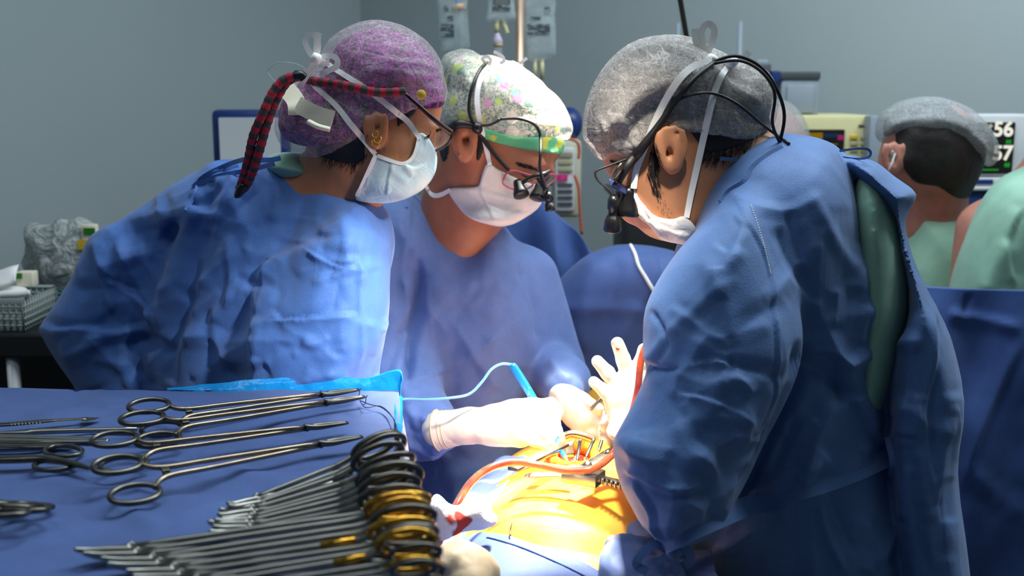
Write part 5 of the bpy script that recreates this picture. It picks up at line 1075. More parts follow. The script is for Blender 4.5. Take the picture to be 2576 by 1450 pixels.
# scalpel
s_ = thing('scalpel', 'scalpel with ribbed flat handle and dark pointed blade, farthest left tool', 'scalpel', PZ(120, 1062, TZ))
obj('handle', tube([PZ(x, y, TZ + .006) for x, y in ((-80, 1072), (20, 1068), (100, 1061), (125, 1059), (140, 1058))], [.0055, .0058, .0052, .0045, .003], 10, flat=.4), M_['steel_dark'], s_)
obj('handle_neck', tube([PZ(x, y, TZ + .006) for x, y in ((110, 1060), (150, 1057), (218, 1054))], [.0048, .0034, .003], 10, flat=.4), M_['steel_warm'], s_)
obj('blade', (np.array([PZ(205, 1050, TZ + .006), PZ(252, 1051, TZ + .006), PZ(240, 1056, TZ + .006), PZ(218, 1061, TZ + .006), PZ(205, 1061, TZ + .006)] + [PZ(205, 1050, TZ + .005), PZ(252, 1051, TZ + .005), PZ(240, 1056, TZ + .005), PZ(218, 1061, TZ + .005), PZ(205, 1061, TZ + .005)]), [(0, 1, 2, 3, 4), (9, 8, 7, 6, 5)] + [(i, (i + 1) % 5, (i + 1) % 5 + 5, i + 5) for i in range(5)]), M_['steel_dark'], s_, smooth=False)
for i in range(9):
    x = 26 + i * 9; obj('grip_rib', tube([PZ(x, 1060 - .06 * (x - 30), TZ + .0088), PZ(x + 3, 1070 - .06 * (x - 30), TZ + .0088)], .0006, 5, sm=0), M_['steel'], s_)
o = thing('probe', 'thin straight steel rod running between scalpel and tweezers to the needle holder rings', 'probe', PZ(160, 1088, TZ))
obj('rod', tube([PZ(-60, 1092, TZ + .006), PZ(60, 1090, TZ + .006), PZ(110, 1086, TZ + .006), PZ(345, 1080, TZ + .006)], [.0022, .003, .0036, .0026], 10), M_['steel'], o)
for i, (yy, x1, lb) in enumerate(((1106, 274, 'long flat steel tweezers lying beside the thin rod'), (1120, 186, 'shorter dark tweezers lying in front of the long ones'))):
    o = thing('tweezers', lb, 'tweezers', PZ(100, yy, TZ))
    for s in (-1, 1): obj('tine', tube([PZ(-70, yy - 4 + s * 4, TZ + .008), PZ(60, yy - 2 + s * 5, TZ + .007), PZ(x1 - 60, yy + s * 3, TZ + .006), PZ(x1, yy + 2 + s, TZ + .006)], [.005, .0052, .0045, .0022], 10, flat=.35), M_['steel'] if i == 0 else M_['steel_dark'], o)
# sutures
for nm, pts, lb in (('suture_thread', [(905, 1008), (930, 1018), (960, 1026), (985, 1048), (998, 1075), (1000, 1115)], 'thin dark suture thread curling from the needle holders to the drape corner'), ('suture_thread', [(905, 1008), (920, 1026), (955, 1022), (980, 1040), (996, 1068)], 'second fine suture thread looping beside the first')):
    tag(obj(nm, tube([PZ(x, y, TZ + .008) for x, y in pts], .0006, 5), M_['black']), lb, 'thread', 'suture threads')
for i, (x, y) in enumerate(((905, 985), (921, 1003), (878, 1068))):
    tag(obj('suture_needle', tube([P(x - 8, y + 16, 1.38 - .02 * i), P(x - 2, y + 12, 1.38 - .02 * i), P(x, y - 2, 1.38 - .02 * i), P(x + 4, y - 8, 1.38 - .02 * i)], .0007, 6), M_['steel']), ['curved suture needle in the jaws farthest back', 'curved suture needle in the second needle holder', 'curved suture needle in the third needle holder'][i], 'needle', 'suture needles in needle holders')
# ================================================================== the patient, drapes and the operating field
pt = thing('person', 'patient lying draped, orange disinfected chest open between the surgeons', 'person', (.08, 1.55, .84))
AX = np.array((.16, 1.0, 0)); AX /= np.linalg.norm(AX)
CW = PZ(1445, 1150, .99)
def f(fd):
    rot = [(AX[1], -AX[0], 0), (AX[0], AX[1], 0), (0, 0, 1)]
    fd.ell((.065, 1.50, .865), (.165, .36, .135), rot=rot, k=.05); fd.ell((.03, 1.28, .85), (.15, .26, .12), rot=rot, k=.06)
    fd.ell((.13, 1.80, .87), (.17, .14, .10), rot=rot, k=.05)
    fd.cap((.155, 1.92, .88), (.18, 2.06, .90), .055, .05, k=.03); fd.ell((.19, 2.16, .92), (.075, .10, .09), k=.02)
    for s in (-1, 1):
        fd.cap((.05 + s * .07, 1.08, .83), (.06 + s * .07, .62, .83), .075, .055, k=.04); fd.cap((.06 + s * .07, .62, .83), (.06 + s * .07, .22, .82), .05, .04, k=.03)
        fd.cap((.06 + s * .07, .22, .83), (.06 + s * .07, .20, .92), .035, .03, k=.02)
    fd.ell(CW + np.array((0, .01, .0)), (.034, .062, .045), k=.02, cut=True)
body('body', pt, f, (-.22, .12, .66), (.36, 2.32, 1.06), (-.14, 1.22, .86), (.27, 1.75, 1.04), M_['iodine'], key='pat', hf=.0035, hc=.014)
def f(fd):
    for i in range(26):
        a = i * 2.4; r_ = .012 + .02 * (i % 5) / 5; fd.ell(CW + np.array((r_ * math.cos(a) * .8, .01 + r_ * 1.6 * math.sin(a), -.026 + .004 * (i % 3))), (.011, .014, .010), k=.006)
shell('open_tissue', pt, f, CW - .08, CW + .08, M_['flesh'], hf=.002, amp=.0015, sc_=90)['label'] = 'red open tissue in the chest incision'
def f(fd):
    for i in range(40):
        a = i / 40 * 2 * math.pi; fd.ell(CW + np.array((.036 * math.cos(a), .01 + .064 * math.sin(a), -.004 + .003 * math.sin(i * 3))), (.009, .010, .010), k=.008)
shell('wound_edge', pt, f, CW - .09, CW + .09, M_['fat'], hf=.002, amp=.001, sc_=80)['label'] = 'yellow orange fat layer around the incision'
ot = thing('operating_table', 'operating table under the patient, hidden by drapes', 'table', (.05, 1.3, 0))
RT = -math.atan2(AX[0], AX[1])
obj('mattress', bx((.04, 1.25, .69), (.34, 2.1, .07), rot=RT, bev=.02), M_['black'], ot); obj('table_frame', bx((.04, 1.25, .635), (.30, 2.0, .04), rot=RT, bev=.005), M_['steel'], ot); obj('column', bx((.06, 1.25, .34), (.22, .3, .56), bev=.02), M_['steel'], ot); obj('base', bx((.04, 1.25, .04), (.24, .9, .08), bev=.02), M_['steel'], ot)
def drp(name, label, rows, m, nu=12, nv=12, amp=.004, sc2=14, th=.0016, cat='drape'):
    return tag(obj(name, sheet(rows, nu, nv, th, amp, sc2), m, bvh=name + label[:6]), label, cat)
def on(px, py, off=.004, d=1.45): return surf(px, py, 'pat', off, d)
# strip of drape along the patient's left side
e = [(1318, 1150), (1290, 1185), (1250, 1230), (1205, 1285), (1165, 1330), (1130, 1380)]
r0 = [on(x + 12, y, .008) for x, y in e]; r1 = [on(x - 14, y, .016) for x, y in e]; r2 = [p + np.array((-.05, .01, -.03)) for p in r1]; r3 = [p + np.array((-.10, .0, -.26)) for p in r1]
drp('side_drape', 'pale blue drape edge running down beside the orange chest, left side', [r0, r1, r2, r3], M_['drape_light'], 8, 8, .003)
# drape over the lower body, towards the camera
ed = [(1150, 1352), (1215, 1342), (1290, 1352), (1380, 1378), (1450, 1405), (1520, 1440), (1580, 1450)]
r0 = [on(x, y, .009) for x, y in ed]; r1 = [on(x - 8, y + 34, .020) for x, y in ed]
r2 = [p + np.array((0, -.11, .004)) for p in r1]; r3 = [p + np.array((0, -.26, -.004)) for p in r1]; r4 = [p + np.array((0, -.6, -.02)) for p in r1]
drp('lower_drape', 'periwinkle blue drape with a stitched hem across the patient, bottom centre', [r0, r1, r2, r3, r4], M_['drape'], 12, 12, .004, 16)
hm = cr([(1225, 1352), (1270, 1364), (1330, 1385), (1410, 1420), (1470, 1450), (1520, 1480)], 5)
tag(obj('drape_hem', tube([surf(x, y, 'lower_drapeperiwi', .002, 1.3) for x, y in hm], .0014, 6, sm=0), M_['drape_dark']), 'dark blue hem line on the periwinkle drape', 'hem')
for k_, (s, X0) in enumerate(((1, .20), (-1, -.10))):
    rr = [[(X0 + s * .02, y, .93) for y in (.3, .8, 1.15)], [(X0 + s * .07, y, .85) for y in (.3, .8, 1.15)], [(X0 + s * .09, y, .6) for y in (.3, .8, 1.15)]]
    drp('hanging_drape', ['blue drape hanging from the patient on the right surgeon side', 'blue drape hanging from the patient beside the instrument table'][k_], [[np.array(q) for q in r_] for r_ in rr], M_['drape'], 8, 8, .008)
# bunched drape under the right surgeon's elbow
rr = [[P(1528, 1352, 1.34), P(1580, 1338, 1.36), P(1640, 1345, 1.38), P(1700, 1370, 1.38), P(1790, 1375, 1.38)], [P(1514, 1385, 1.30), P(1570, 1390, 1.31), P(1640, 1395, 1.31), P(1700, 1410, 1.30), P(1800, 1420, 1.30)], [P(1505, 1450, 1.24), P(1570, 1455, 1.25), P(1640, 1460, 1.25), P(1700, 1460, 1.24), P(1810, 1480, 1.24)], [P(1500, 1530, 1.2), P(1570, 1540, 1.2), P(1640, 1540, 1.2), P(1700, 1540, 1.2), P(1820, 1560, 1.2)]]
drp('bunched_drape', 'crumpled deep blue drape bunched below the right surgeon elbow', rr, M_['drape'], 12, 12, .012, 20)
rr = [[P(1560, 1330, 1.42), P(1620, 1300, 1.46), P(1680, 1290, 1.5), P(1720, 1290, 1.5)], [P(1520, 1380, 1.36), P(1590, 1360, 1.38), P(1660, 1350, 1.40), P(1720, 1350, 1.42)]]
drp('inner_drape', 'shaded blue drape between the orange chest and the right surgeon', rr, M_['drape_light'], 10, 8, .006, 20)
# tubing
def run(pts, sub=6): return cr([P(*q) for q in pts], sub)
t_ = thing('suction_tube', 'clear suction tube filled with red and orange fluid arching over the chest', 'tube', P(1290, 1170, 1.46))
ptsb = run([(1100, 1375, 1.27), (1118, 1335, 1.29), (1150, 1270, 1.33), (1185, 1215, 1.38), (1230, 1180, 1.42), (1290, 1164, 1.44), (1360, 1172, 1.44), (1430, 1186, 1.43), (1495, 1178, 1.43), (1540, 1145, 1.45), (1570, 1095, 1.455), (1590, 1040, 1.45), (1604, 980, 1.45), (1614, 900, 1.45), (1640, 840, 1.47)])
obj('fluid_core', tube(ptsb, .0046, 12, sm=0), M_['bloodtube'], t_); obj('tube_wall', tube(ptsb, .0056, 14, sm=0), M_['cleartube'], t_)
tt_ = cr([(1232, 1312), (1290, 1330), (1340, 1342), (1420, 1356), (1500, 1366), (1560, 1372), (1620, 1380), (1680, 1386)], 4); q = np.array([surf(x, y, 'pat', .012, 1.38) for x, y in tt_])
for _ in range(6): q[1:-1] = (q[:-2] + q[1:-1] * 2 + q[2:]) / 4
q = q[:np.argmax(q[:, 1] * 0 + np.arange(len(q))) + 1]
tag(obj('drain_tube', tube(q, .0125, 20, sm=0), M_['draintube']), 'wide clear plastic tube lying across the lower orange chest', 'tube')
tag(obj('cuff_mark', tube([surf(1288, 1318, 'pat', .020), surf(1284, 1333, 'pat', .026), surf(1284, 1348, 'pat', .020)], .001, 5), M_['black']), 'thin dark ring mark near the left end of the wide clear tube', 'ring')
# gauze
def f(fd):
    fd.pil([(1082, 1218), (1100, 1225), (1120, 1265), (1150, 1275), (1185, 1262), (1215, 1258), (1232, 1280), (1252, 1310), (1250, 1332), (1222, 1345), (1180, 1346), (1150, 1358), (1152, 1378), (1118, 1398), (1090, 1370), (1080, 1300)], 1.31, .035, .03, k=.01, sm=3, tx=.0003)
g_ = shell('gauze_pad', None, f, P(1050, 1420, 1.2), P(1280, 1190, 1.42), M_['gauze'], hf=.0028, key='gauze', amp=.004, sc_=30); tag(g_, 'crumpled white gauze with blood stains lying left of the chest', 'gauze')
# gloved hand of somebody out of frame, bottom
hp = thing('person', 'tan gloved hand of an assistant outside the frame, under the gauze', 'person', P(1180, 1440, 1.14))
def f(fd):
    fd.chain([P(1170, 1460, 1.14), (-.05, 1.0, .93), (-.02, .80, .86)], [.022, .030, .036], k=.02); fd.chain([(-.02, .80, .86), (.10, .62, 1.05)], [.036, .045], k=.02)
body('body', hp, f, (-.14, .5, .75), (.2, 1.25, 1.15), (-.1, .9, .85), (.1, 1.2, 1.1), M_['skin_r'], hf=.005, hc=.01)
def f(fd): fd.chain([(-.054, 1.03, .945), (-.05, 1.0, .93), (-.02, .80, .86), (.10, .62, 1.05)], [.032, .042, .052, .065], k=.02)
shell('sleeve', hp, f, (-.16, .48, .75), (.22, 1.25, 1.2), M_['gown'], hf=.006)
glove('glove', hp, [([(1175, 1475, 1.13), (1165, 1440, 1.15), (1150, 1415, 1.165)], [.026, .029, .024]), ([(1140, 1425, 1.15), (1205, 1440, 1.15)], [.020, .020])],
  [([(1150, 1405, 1.16), (1190, 1402, 1.17), (1218, 1420, 1.165), (1222, 1450, 1.155)], [.0115, .0108, .0100, .009]), ([(1140, 1402, 1.15), (1165, 1396, 1.165), (1200, 1410, 1.16), (1210, 1440, 1.15)], [.0112, .0105, .010, .009]), ([(1130, 1410, 1.14), (1150, 1400, 1.15), (1185, 1418, 1.145), (1200, 1450, 1.14)], [.011, .0105, .010, .009]),
   ([(1125, 1425, 1.13), (1140, 1410, 1.135), (1165, 1430, 1.13), (1180, 1455, 1.13)], [.0105, .010, .009, .008]), ([(1175, 1460, 1.15), (1210, 1446, 1.155), (1232, 1440, 1.15), (1238, 1460, 1.145)], [.0125, .0115, .010, .009])], M_['glove_tan'])
# chest retractor
rt = thing('chest_retractor', 'steel chest retractor with toothed rack bar set in the incision', 'retractor', PZ(1480, 1190, 1.02))
def bar(name, a, b, w_, h_, m, up=(0, 0, 1), bev=.0015):
    a = np.array(a, float); b = np.array(b, float); X = b - a; L = np.linalg.norm(X); X /= L; Yy = np.cross(up, X); Yy /= np.linalg.norm(Yy); Zz = np.cross(X, Yy)
    V, Fc = bx((0, 0, 0), (L, w_, h_), bev=bev); V = V @ np.stack([X, Yy, Zz]) + (a + b) / 2; return obj(name, (V, Fc), m, rt, smooth=True, angle=40)
zr = 1.035
bar('block', PZ(1424, 1190, zr), PZ(1512, 1206, zr), .034, .018, M_['steel'], bev=.003)
bar('rack_bar', PZ(1495, 1200, zr), PZ(1640, 1240, zr), .010, .008, M_['steel'])
for i in range(8):
    a = PZ(1514 + i * 11, 1206 + i * 3.0, zr + .001) + np.array((0, -.008, 0)); obj('rack_tooth', bx(a, (.0034, .007, .008), bev=.0008), M_['steel'], rt, smooth=False)
obj('block_screw', lathe([(0, .006), (.003, .0066), (.005, .004)], PZ(1475, 1192, zr + .006), PZ(1475, 1192, zr + .02)), M_['steel'], rt)
bar('long_arm', PZ(1470, 1182, zr + .004), PZ(1585, 1112, zr + .006), .022, .006, M_['steel_dark'])
bar('short_arm', PZ(1290, 1182, zr), PZ(1420, 1118, zr), .018, .006, M_['steel_warm'])
bar('cross_arm', PZ(1330, 1168, zr + .003), PZ(1470, 1186, zr + .003), .016, .005, M_['steel'])
obj('arm_screw', lathe([(0, .006), (.003, .0066), (.006, .004)], PZ(1478, 1172, zr + .006), PZ(1478, 1172, zr + .02)), M_['steel'], rt)
obj('arm_screw', lathe([(0, .006), (.003, .0066), (.006, .004)], PZ(1530, 1142, zr + .006), PZ(1530, 1142, zr + .02)), M_['steel'], rt)
for a, b in (((1460, 1106), (1452, 1160)), ((1494, 1106), (1474, 1152)), ((1514, 1108), (1506, 1136))): obj('blade', ribbon([P(*a, 1.535), P((a[0] + b[0]) / 2, (a[1] + b[1]) / 2, 1.53), P(*b, 1.52)], [.0045, .005, .004], .0022), M_['steel'], rt)
obj('handle_bow', tube([P(x, y, 1.62) for x, y in ((1404, 1112), (1420, 1098), (1440, 1092), (1470, 1098), (1495, 1108))], [.004, .0055, .0055, .006, .006], 10), M_['steel_warm'], rt)
obj('back_plate', sheet([[P(1412, 1116, 1.61), P(1442, 1110, 1.61)], [P(1420, 1150, 1.60), P(1448, 1150, 1.60)]], 4, 4, .002), M_['steel_warm'], rt)
sp = tag(obj('swab', tube([PZ(1322, 1198, 1.016), PZ(1345, 1198, 1.018), PZ(1400, 1196, 1.02), PZ(1440, 1200, 1.018)], [.004, .009, .008, .004], 12, flat=.5), M_['gauze_p']), 'white flat swab lying on the chest below the suction tube', 'swab')
# cautery pen with its cable
pn = thing('cautery_pen', 'bright blue electrosurgical pen held by the middle woman over the incision', 'pen', P(1345, 1010, 1.65))
obj('handle', tube([P(1288, 916, 1.665), P(1293, 925, 1.664), P(1318, 965, 1.66), P(1345, 1010, 1.655), P(1378, 1070, 1.64), P(1400, 1108, 1.605)], [.0035, .0062, .0064, .0062, .006, .005], 14), M_['blue_plastic'], pn)
obj('neck', tube([P(1400, 1106, 1.606), P(1410, 1130, 1.575), P(1422, 1152, 1.545)], [.005, .0042, .0036], 12), M_['blue_plastic'], pn)
obj('tip', tube([P(1421, 1150, 1.546), P(1430, 1166, 1.535)], [.0026, .0014], 8, sm=0), M_['yellow_plastic'], pn)['label'] = 'yellow tip'
obj('button', bx(P(1330, 985, 1.648), (.004, .004, .012), bev=.001), M_['blue_plastic'], pn)
obj('cable', tube([P(1290, 918, 1.665), P(1262, 916, 1.66), P(1236, 930, 1.65), P(1212, 962, 1.64), P(1180, 992, 1.63), P(1130, 1002, 1.62), P(1070, 1006, 1.62), P(1012, 1005, 1.62), P(960, 1020, 1.60)], .0021, 10), M_['cable_blue'], pn)
fo = thing('forceps', 'slim steel forceps held over the incision by gloved fingers', 'forceps', P(1510, 1050, 1.70))
for s in (0, 1): obj('tine', tube([P(1532 + 4 * s, 1020, 1.66), P(1522 + 3 * s, 1060, 1.64), P(1508 + s * 2, 1108, 1.62)], [.002, .0022, .001], 8), M_['steel'], fo)
nh = thing('needle_driver', 'steel needle driver behind the spread glove fingers', 'needle holder', P(1500, 1010, 1.72))
for s in (0, 1): obj('shank', tube([P(1486, 1028 + 5 * s, 1.70), P(1505, 1008 + 6 * s, 1.705), P(1525, 996 + 6 * s, 1.71)], .0018, 8), M_['steel_warm'], nh)
# ================================================================== behind the team
o = thing('anaesthesia_drape', 'deep blue drape sloping down behind the middle woman', 'drape', P(1360, 700, 2.4)); 
obj('cloth', sheet([[P(1150, 520, 2.4), P(1250, 470, 2.4), P(1330, 478, 2.4), P(1400, 535, 2.38), P(1450, 585, 2.36), P(1490, 634, 2.35)], [P(1150, 700, 2.36), P(1260, 640, 2.33), P(1330, 650, 2.38), P(1400, 680, 2.33), P(1450, 690, 2.36), P(1500, 700, 2.32)], [P(1150, 950, 2.36), P(1260, 900, 2.36), P(1330, 900, 2.33), P(1400, 900, 2.36), P(1450, 900, 2.33), P(1520, 900, 2.34)], [P(1150, 1300, 2.36), P(1260, 1300, 2.36), P(1330, 1300, 2.36), P(1400, 1300, 2.36), P(1450, 1300, 2.36), P(1520, 1300, 2.36)]], 10, 12, .002, .02, 7), M_['drape_dark'], o)
def f(fd): fd.pil([(1366, 800), (1376, 750), (1400, 715), (1430, 680), (1480, 640), (1540, 618), (1600, 614), (1660, 620), (1720, 640), (1800, 700), (1840, 1000), (1840, 1350), (1330, 1350), (1350, 1000)], 2.2, .10, .09, k=.01, sm=3)
s_ = shell('head_drape', None, f, (.04, 2.06, .72), (.46, 2.33, 1.62), M_['drape'], hf=.006, key='hump', amp=.004, sc_=6, folds=[([(1500, 640), (1470, 750), (1460, 900)], 24, .006, 'r'), ([(1380, 790), (1460, 775), (1600, 780), (1680, 770)], 12, .004, 's'), ([(1640, 620), (1660, 700), (1600, 800)], 14, .006, 'R'), ([(1560, 640), (1540, 760), (1550, 950)], 26, .006, 'v'), ([(1620, 760), (1560, 860), (1540, 950)], 20, .006, 's')])
tag(s_, 'blue drape humped over the patient head between middle woman and right surgeon', 'drape')
tube_on('monitor_cable', None, [(1586, 617), (1598, 640), (1606, 668), (1624, 698), (1642, 728), (1665, 760)], 5, ['hump'], M_['strap'], off=.004, Yd=2.1)
tag(bpy.data.objects[max([q.name for q in bpy.data.objects if q.name.startswith('monitor_cable')])], 'white cable lying over the humped blue drape', 'cable')
o = thing('screen_drape', 'large blue drape hung like a wall behind the right surgeon, lower right', 'drape', P(2450, 1000, 1.98))
V, Fc = sheet([[P(2200, 712, 1.98), P(2350, 722, 1.98), P(2450, 727, 1.97), P(2560, 730, 1.96), P(2760, 735, 1.95)], [P(2200, 900, 1.97), P(2350, 900, 1.95), P(2450, 900, 1.97), P(2560, 900, 1.95), P(2760, 900, 1.95)], [P(2200, 1150, 1.97), P(2350, 1150, 1.97), P(2450, 1150, 1.94), P(2560, 1150, 1.96), P(2760, 1150, 1.95)], [P(2200, 1600, 1.97), P(2350, 1600, 1.97), P(2450, 1600, 1.97), P(2560, 1600, 1.95), P(2760, 1600, 1.95)]], 14, 18, .002, .012, 5)
V = crease(V, np.tile((0, -1., 0), (len(V), 1)), [([(2380, 790), (2450, 800), (2576, 830)], 14, .008, 'r'), ([(2576, 860), (2480, 1080), (2420, 1250)], 18, .01, 'R'), ([(2430, 1180), (2500, 1240), (2576, 1290)], 14, .008, 'r'), ([(2440, 740), (2420, 800)], 10, .006, 'v')])
obj('cloth', (V, Fc), M_['drape_dark'], o); obj('hanging_rod', tube([P(2180, 724, 2.0), P(2780, 748, 1.97)], .006, 10, sm=0), M_['steel'], o)
for x in (2190, 2770):
    p = P(x, 714, 1.99); obj('upright', tube([(p[0], p[1], 0), (p[0], p[1], p[2])], .010, 10, sm=0), M_['steel'], o)
# man seen from behind
bm = thing('person', 'man seen from behind with dark hair, grey sheer cap and pale green scrubs', 'person', P(2360, 700, 2.3) * (1, 1, 0))
def head_b(fd):
    fd.pil([(2225, 340), (2240, 290), (2300, 262), (2380, 260), (2440, 290), (2470, 340), (2476, 390), (2462, 440), (2430, 480), (2380, 500), (2300, 505), (2245, 470), (2215, 440), (2208, 400)], 2.30, .10, .08, k=.01, sm=3)
    fd.pil([(2250, 430), (2300, 470), (2420, 440), (2428, 500), (2425, 560), (2440, 620), (2280, 620), (2262, 520)], 2.31, .065, .06, k=.03, sm=3)
def f(fd):
    head_b(fd); fd.ell(P(2380, 780, 2.33), (.17, .09, .2), k=.04); fd.ell(P(2390, 1100, 2.34), (.14, .09, .25), k=.04)
    c = P(2400, 640, 2.33); legs(fd, c[0], 2.34, .85)
    for s in (-1, 1): fd.cap(c + np.array((s * .17, 0, -.05)), c + np.array((s * .21, .05, -.32)), .05, .04, k=.03); fd.cap(c + np.array((s * .21, .05, -.32)), c + np.array((s * .14, .26, -.40)), .038, .03, k=.02)
    ear(fd, P(2243, 398, 2.215), M(42, 2.2), R(-4), -1, .0)
body('body', bm, f, (.60, 2.1, -.01), (1.25, 2.75, 1.85), (.70, 2.18, 1.5), (.95, 2.4, 1.8), M_['skin_b'], hf=.004, key='b_skin')
def f(fd):
    fd.pil([(2300, 512), (2350, 508), (2400, 520), (2435, 542), (2500, 590), (2560, 680), (2580, 900), (2560, 1300), (2250, 1300), (2230, 900), (2240, 700), (2262, 600), (2280, 540)], 2.34, .12, .10, k=.02, sm=3)
    c = P(2400, 640, 2.33)
    for s in (-1, 1): fd.cap(c + np.array((s * .16, 0, -.03)), c + np.array((s * .20, .04, -.22)), .07, .065, k=.04)
shell('scrub_top', bm, f, (.55, 2.15, .78), (1.3, 2.55, 1.62), M_['scrub'], hf=.006, amp=.005, sc_=7)
fitted('hair', bm, [head_b], P(2200, 560, 2.18), P(2500, 300, 2.44), M_['hair'], .004, [(2252, 335), (2290, 300), (2380, 300), (2482, 345), (2468, 440), (2450, 490), (2410, 500), (2360, 470), (2310, 462), (2285, 440), (2268, 410)], hf=.004, amp=.001, sc_=80)
def f(fd):
    fd.pil([(2204, 330), (2214, 290), (2250, 262), (2300, 248), (2370, 247), (2430, 268), (2475, 305), (2505, 350), (2512, 390), (2500, 412), (2478, 415), (2455, 392), (2420, 372), (2370, 356), (2300, 350), (2250, 362), (2225, 360), (2210, 350)], 2.30, .12, .09, k=.01, sm=4)
shell('cap', bm, f, P(2180, 430, 2.14), P(2540, 230, 2.46), M_['cap_b'], hf=.004, amp=.004, sc_=24, key='b_cap', folds=[([(2250, 330), (2350, 300), (2450, 330)], 8, .005, 's'), ([(2300, 300), (2400, 330), (2480, 390)], 8, .005, 's'), ([(2280, 340), (2340, 320), (2420, 350)], 8, .004, 's')])
shell('hair_top', bm, lambda fd: fd.pil([(2222, 340), (2232, 290), (2300, 262), (2370, 258), (2430, 285), (2470, 330), (2478, 385), (2430, 370), (2300, 352), (2245, 358)], 2.30, .106, .08, k=.01, sm=4), P(2180, 430, 2.14), P(2540, 230, 2.46), M_['hair_cap'], hf=.005, amp=.001)
strap_on('mask_strap', bm, [(2222, 440), (2236, 405), (2246, 380)], [6, 6, 6], ['b_skin'], M_['strap'], Yd=2.2); strap_on('mask_strap', bm, [(2222, 446, 2.22), (2240, 420, 2.20), (2252, 385, 2.20)], [5, 5, 5], ['b_skin'], M_['strap'], Yd=2.2)
fitted('mask', bm, [head_b], P(2180, 500, 2.18), P(2260, 380, 2.44), M_['mask_white'], .005, [(2200, 430), (2222, 432), (2226, 470), (2215, 480), (2195, 460)], hf=.004, amp=.001)
# person at the right edge
ep = thing('person', 'person in pale green scrubs cut off by the right frame edge', 'person', P(2640, 700, 2.1) * (1, 1, 0))
def head_e(fd): fd.ell(P(2700, 250, 2.15), (.08, .10, .11), k=.02); fd.cap(P(2700, 300, 2.15), P(2680, 430, 2.15), .055, .06, k=.03)
def f(fd):
    head_e(fd); fd.ell(P(2660, 620, 2.15), (.16, .10, .18), k=.04); fd.ell(P(2660, 950, 2.15), (.15, .10, .22), k=.04); c = P(2660, 640, 2.15); legs(fd, c[0], 2.15, .85)
    for s in (-1, 1): fd.cap(c + np.array((s * .15, 0, .05)), c + np.array((s * .18, -.02, -.24)), .05, .04, k=.03); fd.cap(c + np.array((s * .18, -.02, -.24)), c + np.array((s * .13, .20, -.36)), .038, .03, k=.02)
body('body', ep, f, (.75, 1.95, -.01), (1.35, 2.45, 2.0), (.8, 2, 1.5), (1.3, 2.3, 2.0), M_['skin_b'], hf=.008, hc=.016)
fitted('cap', ep, [head_e], P(2600, 300, 2.0), P(2800, 80, 2.35), M_['cap_b'], .012, [(2600, 60), (2800, 60), (2800, 240), (2600, 240)], psm=0, hf=.006)
def f(fd): fd.pil([(2600, 412), (2560, 422), (2515, 446), (2475, 490), (2445, 545), (2420, 610), (2395, 680), (2378, 760), (2370, 900), (2420, 1000), (2440, 1300), (2880, 1300), (2900, 700), (2830, 500), (2740, 415)], 2.13, .13, .11, k=.02, sm=3)
shell('scrub_top', ep, f, (.75, 1.95, .80), (1.45, 2.35, 1.72), M_['scrub'], hf=.006, amp=.006, sc_=6, folds=[([(2576, 520), (2540, 620), (2560, 720)], 14, .01, 'R'), ([(2540, 600), (2500, 680), (2480, 740)], 14, .008, 's')])
# head of somebody behind the right surgeon
hp2 = thing('person', 'person mostly hidden behind the right surgeon, only a grey sheer cap showing', 'person', P(1960, 500, 2.75) * (1, 1, 0))
def head_x(fd): fd.ell(P(1945, 370, 2.75), (.075, .095, .10), k=.02); fd.cap(P(1945, 420, 2.75), P(1940, 560, 2.75), .055, .06, k=.03)
def f(fd): head_x(fd); fd.ell(P(1940, 760, 2.75), (.16, .09, .2), k=.04); fd.ell(P(1940, 980, 2.75), (.14, .09, .2), k=.04); c = P(1940, 760, 2.75); legs(fd, c[0], 2.75, .8)
body('body', hp2, f, (.4, 2.6, -.01), (.95, 2.95, 1.95), (.5, 2.6, 1.6), (.9, 2.9, 1.9), M_['skin_b'], hf=.009, hc=.018)
fitted('cap', hp2, [head_x], P(1840, 460, 2.6), P(2060, 220, 2.92), M_['cap_b'], .012, [(1840, 230), (2060, 230), (2060, 378), (1840, 378)], psm=0, hf=.006)
shell('scrub_top', hp2, lambda fd: fd.pil([(1900, 540), (1980, 540), (2080, 600), (2100, 1000), (2060, 1300), (1820, 1300), (1780, 1000), (1800, 600)], 2.75, .12, .1, k=.02), (.35, 2.6, .85), (1.0, 2.92, 1.75), M_['scrub'], hf=.01)

# ------------------------------------------------------------------ equipment
def cbox(x0, y0, x1, y1, Y, D, name, m, parent, bev=.006, zlo=None):
    a = P(x0, y1, Y); b = P(x1, y0, Y); 
    if zlo is not None: a[2] = zlo
    return obj(name, bx(((a[0] + b[0]) / 2, Y + D / 2, (a[2] + b[2]) / 2), (abs(b[0] - a[0]), D, abs(b[2] - a[2])), bev=bev), m, parent, smooth=True, angle=40)
def text(parent, s, x, y, h, Y, m, name='digits', bold=.0):
    cu = bpy.data.curves.new('t', 'FONT'); cu.body = s; cu.size = 1; cu.extrude = .004; cu.offset = bold; t = bpy.data.objects.new('t', cu); COL.objects.link(t)
    dg = bpy.context.evaluated_depsgraph_get(); me = bpy.data.meshes.new_from_object(t.evaluated_get(dg)); V = np.array([v.co[:] for v in me.vertices]); Fc = [tuple(p.vertices) for p in me.polygons]
    bpy.data.objects.remove(t); k = M(h, Y) / .72; p = P(x, y, Y); V = np.stack([V[:, 0] * k, -V[:, 2] * k * .2, V[:, 1] * k], 1) + p
    return obj(name, (V, Fc), m, parent, smooth=False)
Yv = 2.75
mo = thing('patient_monitor', 'white framed patient monitor showing 56 and 57, right edge behind the man', 'monitor', P(2520, 480, 2.62))
cbox(2432, 288, 2610, 476, 2.62, .12, 'case', M_['white'], mo, .008); cbox(2450, 308, 2556, 438, 2.612, .01, 'screen', M_['scr_black'], mo, .002)
